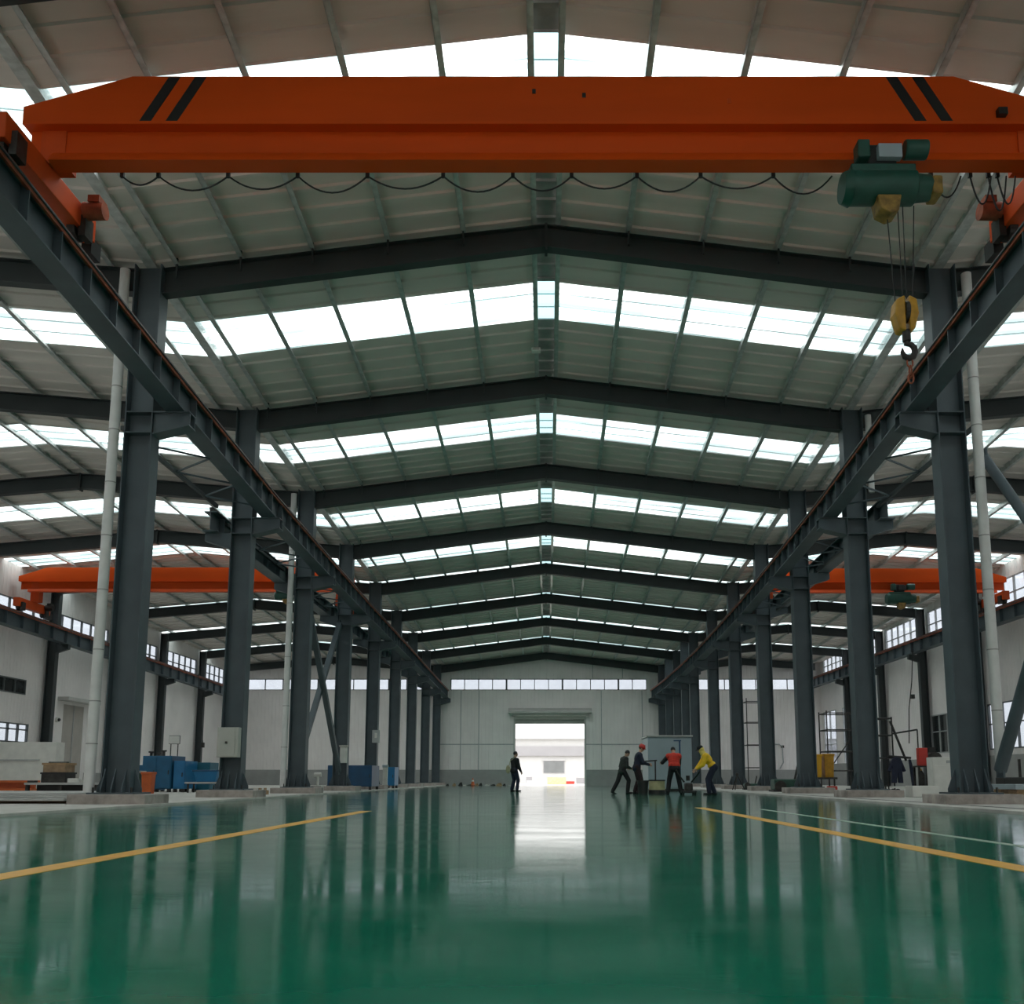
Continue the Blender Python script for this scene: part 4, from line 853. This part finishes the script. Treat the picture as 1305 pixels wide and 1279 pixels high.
    if vest: pass
    elif lean >= 30: jk.ell(hipc + tx * .11, (.146, .19, .12), RT_)
    else: jk.ell(hipc - tx * .02, (.158, .206, .13), RT_)
    for mb in (body, jk, tr, sh): mb.v = [tuple(V(p) * k) for p in mb.v]
    remeshed(body, 'body', M['skin'], P, .0075); remeshed(jk, 'jacket', M[top], P, .013); remeshed(tr, 'trousers', M[legs], P, .013); remeshed(sh, 'shoes', M[shoe], P, .011)
    def part(mb, name, m, vox=.01, it=2): mb.v = [tuple(V(p) * k) for p in mb.v]; return remeshed(mb, name, m, P, vox, it)
    if vest:
        v = MB(); torso(v, .046, False); v.ell(hipc + tx * .12, (.166, .214, .16), RT_); v.ell(hipc + tx * .24, (.158, .206, .16), RT_); part(v, 'vest', M[vest], .013)
    for sg in (-1, 1): e = MB().ell(skull + RH @ V((.086, sg * .032, .0)), (.012, .015, .010), RH, 10, 6); e.v = [tuple(V(p) * k) for p in e.v]; local(e, 'eye', M['eye'], P, smooth=True)
    l = MB().ell(skull + RH @ V((.093, 0, -.068)), (.010, .024, .006), RH, 10, 6); l.v = [tuple(V(p) * k) for p in l.v]; local(l, 'mouth', M['lip'], P, smooth=True)
    hr = MB().ell(skull + RH @ V((-.018, 0, .03)), (.100, .088, .105), RH); part(hr, 'hair', M['hair'])
    if hat == 'helmet':
        h = MB().ell(skull + RH @ V((-.003, 0, .055)), (.128, .112, .105), RH); h.ell(skull + RH @ V((.03, 0, .035)), (.145, .115, .018), RH); h.cap(skull + RH @ V((-.09, 0, .13)), skull + RH @ V((.07, 0, .145)), .018, .018, 8); part(h, 'helmet', M['hred'])
    if hat == 'cap':
        h = MB().ell(skull + RH @ V((-.005, 0, .055)), (.112, .1, .08), RH); h.ell(skull + RH @ V((.11, 0, .045)), (.075, .07, .012), RH); part(h, 'cap', M['jblack'])
    if hood:
        h = MB().ell(skull + RH @ V((-.02, 0, -.02)), (.10, .105, .10), RH); h.cap(neck, skull - hd * .08, .1, .095); part(h, 'hood', M[hood])
    return P
# the lone walker with a bag (three-quarter back view)
pE = person('person in dark clothes with khaki shoulder bag, standing alone in the hall', (-1.42, 42.0, 0), R(38), 1.74, 5, [(-.02, .13, .09, 8), (.06, -.15, .09, -8)], [(.30, .1, 1.02), (.24, -.2, .88)], 12, 'jblack', 'jnavy', headyaw=-12)
b = MB().ell((-.17, .21, .98), (.07, .15, .19)); remeshed(b, 'shoulder_bag', M['bag'], pE, .013)
st = MB().tube([(-.13, .2, 1.12), (-.15, .08, 1.36), (-.03, -.1, 1.5), (.1, -.05, 1.42), (.15, .1, 1.25), (.05, .22, 1.1)], .014, 8); local(st, 'bag_strap', M['bag'], pE, smooth=True)
# worker walking in from the left, bent
person('worker in charcoal overalls leaning forward, leftmost of the working group', (2.88, 36.2, 0), R(18), 1.70, 12, [(-.34, .1, .10, 0, .45), (.2, -.1, .09)], [(.28, .16, 1.0), (.34, -.14, .98)], 42, 'jgrey', 'jblack', hip=(.02, 0, .89))
# red helmet
person('worker wearing a red safety helmet and navy jacket, beside the cabinet', (3.38, 35.5, 0), R(4), 1.82, 12, [(-.05, .12, .09), (.06, -.12, .09)], [(.42, .12, 1.08), (.44, -.14, 1.04)], 28, 'jnavy', 'jmaroon', hat='helmet')
# red vest, back to the camera
person('worker in a red vest seen from behind, bending forward', (4.62, 34.3, 0), R(88), 1.80, 24, [(-.02, .23, .09, 12), (.02, -.23, .09, -12)], [(.42, .40, 1.12), (.36, -.16, .86)], 48, 'jblack', 'jblack', hip=(-.10, 0, .91), vest='jred')
# yellow jacket bending to the left
person('worker in a yellow jacket and dark cap, bending over the machine', (5.78, 33.5, 0), R(176), 1.86, 36, [(.06, .13, .09, 6), (-.14, -.14, .09, -6)], [(.44, .1, .86), (.5, -.12, .80)], 30, 'jyellow', 'jnavy', hip=(-.12, 0, .90), hat='cap', hood='jpale')

# ------------------------------------------------------------------ outside
struct(MB().box(-150, 150, YF + .2, 260, -.3, -.02).build('ground', M['ground']))
struct(MB().box(-150, XLW - .12, -60, YF + .2, -.3, -.02).build('ground', M['ground'])); struct(MB().box(XRW + .12, 150, -60, YF + .2, -.3, -.02).build('ground', M['ground']))
struct(MB().box(XLW - .12, XRW + .12, -60, Y0 - .2, -.3, -.02).build('ground', M['ground']))
t = thing('building', 'white shed building across the yard, seen through the door', 'building', (2, 142, -.02))
MB().box(-60, 60, 140, 165, -.02, 6.4).build('wall', M['outwall'], t); MB().box(-60.3, 60.3, 139.6, 140, 3.9, 5.3).build('grey_band', M['outgrey'], t)
MB().prism([(-60.5, 139.5, 6.4), (-60.5, 165.5, 6.4), (-60.5, 152, 9.0)], (121, 0, 0)).build('roof', M['outwall'], t)
w_ = MB().box(-.4, 2.7, 139.9, 140, 1.4, 3.2).build('window', M['outgrey'], t); MB().box(-.3, 2.6, 139.86, 139.9, 1.5, 3.1).build('pane', M['outpane'], w_)
MB().box(-.55, 2.85, 139.8, 140, 3.2, 3.35).build('lintel', M['outwall'], t)
for k, (x, y, w, h, mm, lb, ct) in enumerate([(1.1, 100, 1.0, .75, 'cream', 'cream crate stacked in the yard outside the door', 'crate'), (2.6, 104, .5, .3, 'red', 'small reddish box in the yard outside the door', 'box'), (-2.0, 112, .35, .8, 'outgrey', 'small grey bollard box in the yard outside the door', 'box'), (-.6, 108, 1.6, .35, 'white', 'low white pile board in the yard outside the door', 'board'), (4.2, 110, .7, .7, 'outgrey', 'grey equipment box at right of the yard outside', 'box')]):
    tag(MB().box(x - w, x + w, y, y + 1, -.02, h).build('yard_' + ct, M[mm], bevel=.03), lb, ct)

# ------------------------------------------------------------------ light: overcast sky only, sampled through the modelled openings
W = bpy.data.worlds.new('world'); S.world = W; W.use_nodes = True; N = W.node_tree.nodes; L = W.node_tree.links
bg = N['Background']     # overcast sky: the zenith three times as bright as the horizon
tcw = N.new('ShaderNodeTexCoord'); sxw = N.new('ShaderNodeSeparateXYZ'); L.new(tcw.outputs['Generated'], sxw.inputs[0])
mrw = N.new('ShaderNodeMapRange'); mrw.inputs['From Min'].default_value = 0; mrw.inputs['From Max'].default_value = 1; mrw.inputs['To Min'].default_value = .55; mrw.inputs['To Max'].default_value = 1.5
L.new(sxw.outputs['Z'], mrw.inputs['Value']); L.new(mrw.outputs['Result'], bg.inputs['Strength']); bg.inputs['Color'].default_value = (1.0, .98, .955, 1)
def portal(loc, rot, sx, sy):
    l = bpy.data.lights.new('daylight_opening', 'AREA'); l.shape = 'RECTANGLE'; l.size = sx; l.size_y = sy; l.cycles.is_portal = True
    o = bpy.data.objects.new('daylight_opening', l); COL.objects.link(o); o.location = loc; o.rotation_euler = rot
for b0, b1 in BANDS:
    y = (b0 + b1) / 2; portal((xr(y) / 2 + XL / 2, y, rt(y) + .6), (0, 0, 0), 18.6, b1 - b0 + .3)
    portal(((XL + XLW) / 2, y, rt(y) + .5), (0, 0, 0), 17, b1 - b0 + .3); portal(((XRW + xr(y)) / 2, y, rt(y) + .5), (0, 0, 0), 13.5, b1 - b0 + .3)
portal((0, Y0 - .4, 2.7), (R(90), 0, R(180)), 6, 5.6)
portal(((XLW + XRW) / 2, Y0 - .4, 8.4), (R(90), 0, R(180)), 48, 1.2)
portal(((XLW + XRW) / 2, YF + .4, 8.4), (R(90), 0, 0), 48, 1.0)
portal((XLW - .3, (Y0 + YF) / 2, 8.6), (R(90), 0, R(90)), YF - Y0, 1.5)
portal((XRW + .3, (Y0 + YF) / 2, 9.7), (R(90), 0, R(-90)), YF - Y0, 1.5)
portal((XRW + .3, 46, 3.2), (R(90), 0, R(-90)), 6, 2.4)
portal(((DX0 + DX1) / 2, YF + .5, 2.7), (R(90), 0, 0), 6, 5.6)

# ------------------------------------------------------------------ camera
f_px, pitch = 1200.0, math.atan(172.3 / 1200)
cam = bpy.data.cameras.new('camera'); co = bpy.data.objects.new('camera', cam); COL.objects.link(co)
co.location = (0, 0, .57); co.rotation_euler = (R(90) + pitch, 0, 0)
cam.sensor_fit = 'HORIZONTAL'; cam.sensor_width = 36; cam.lens = f_px / 1305 * 36
cam.shift_x = -(696 - 652.5) / 1305; cam.shift_y = (819.7 - 639.5) / 1305; cam.clip_start = .05; cam.clip_end = 600
S.camera = co
vs = S.view_settings; S.display_settings.display_device = 'sRGB'; vs.view_transform = 'Standard'; vs.look = 'None'; vs.gamma = 1; vs.use_curve_mapping = False; vs.exposure = 1.95
cy = S.cycles; cy.use_denoising = True; cy.max_bounces = 8; cy.diffuse_bounces = 5; cy.glossy_bounces = 4; cy.transparent_max_bounces = 16; cy.caustics_reflective = True; cy.caustics_refractive = False; cy.blur_glossy = 1.0; cy.sample_clamp_indirect = 6
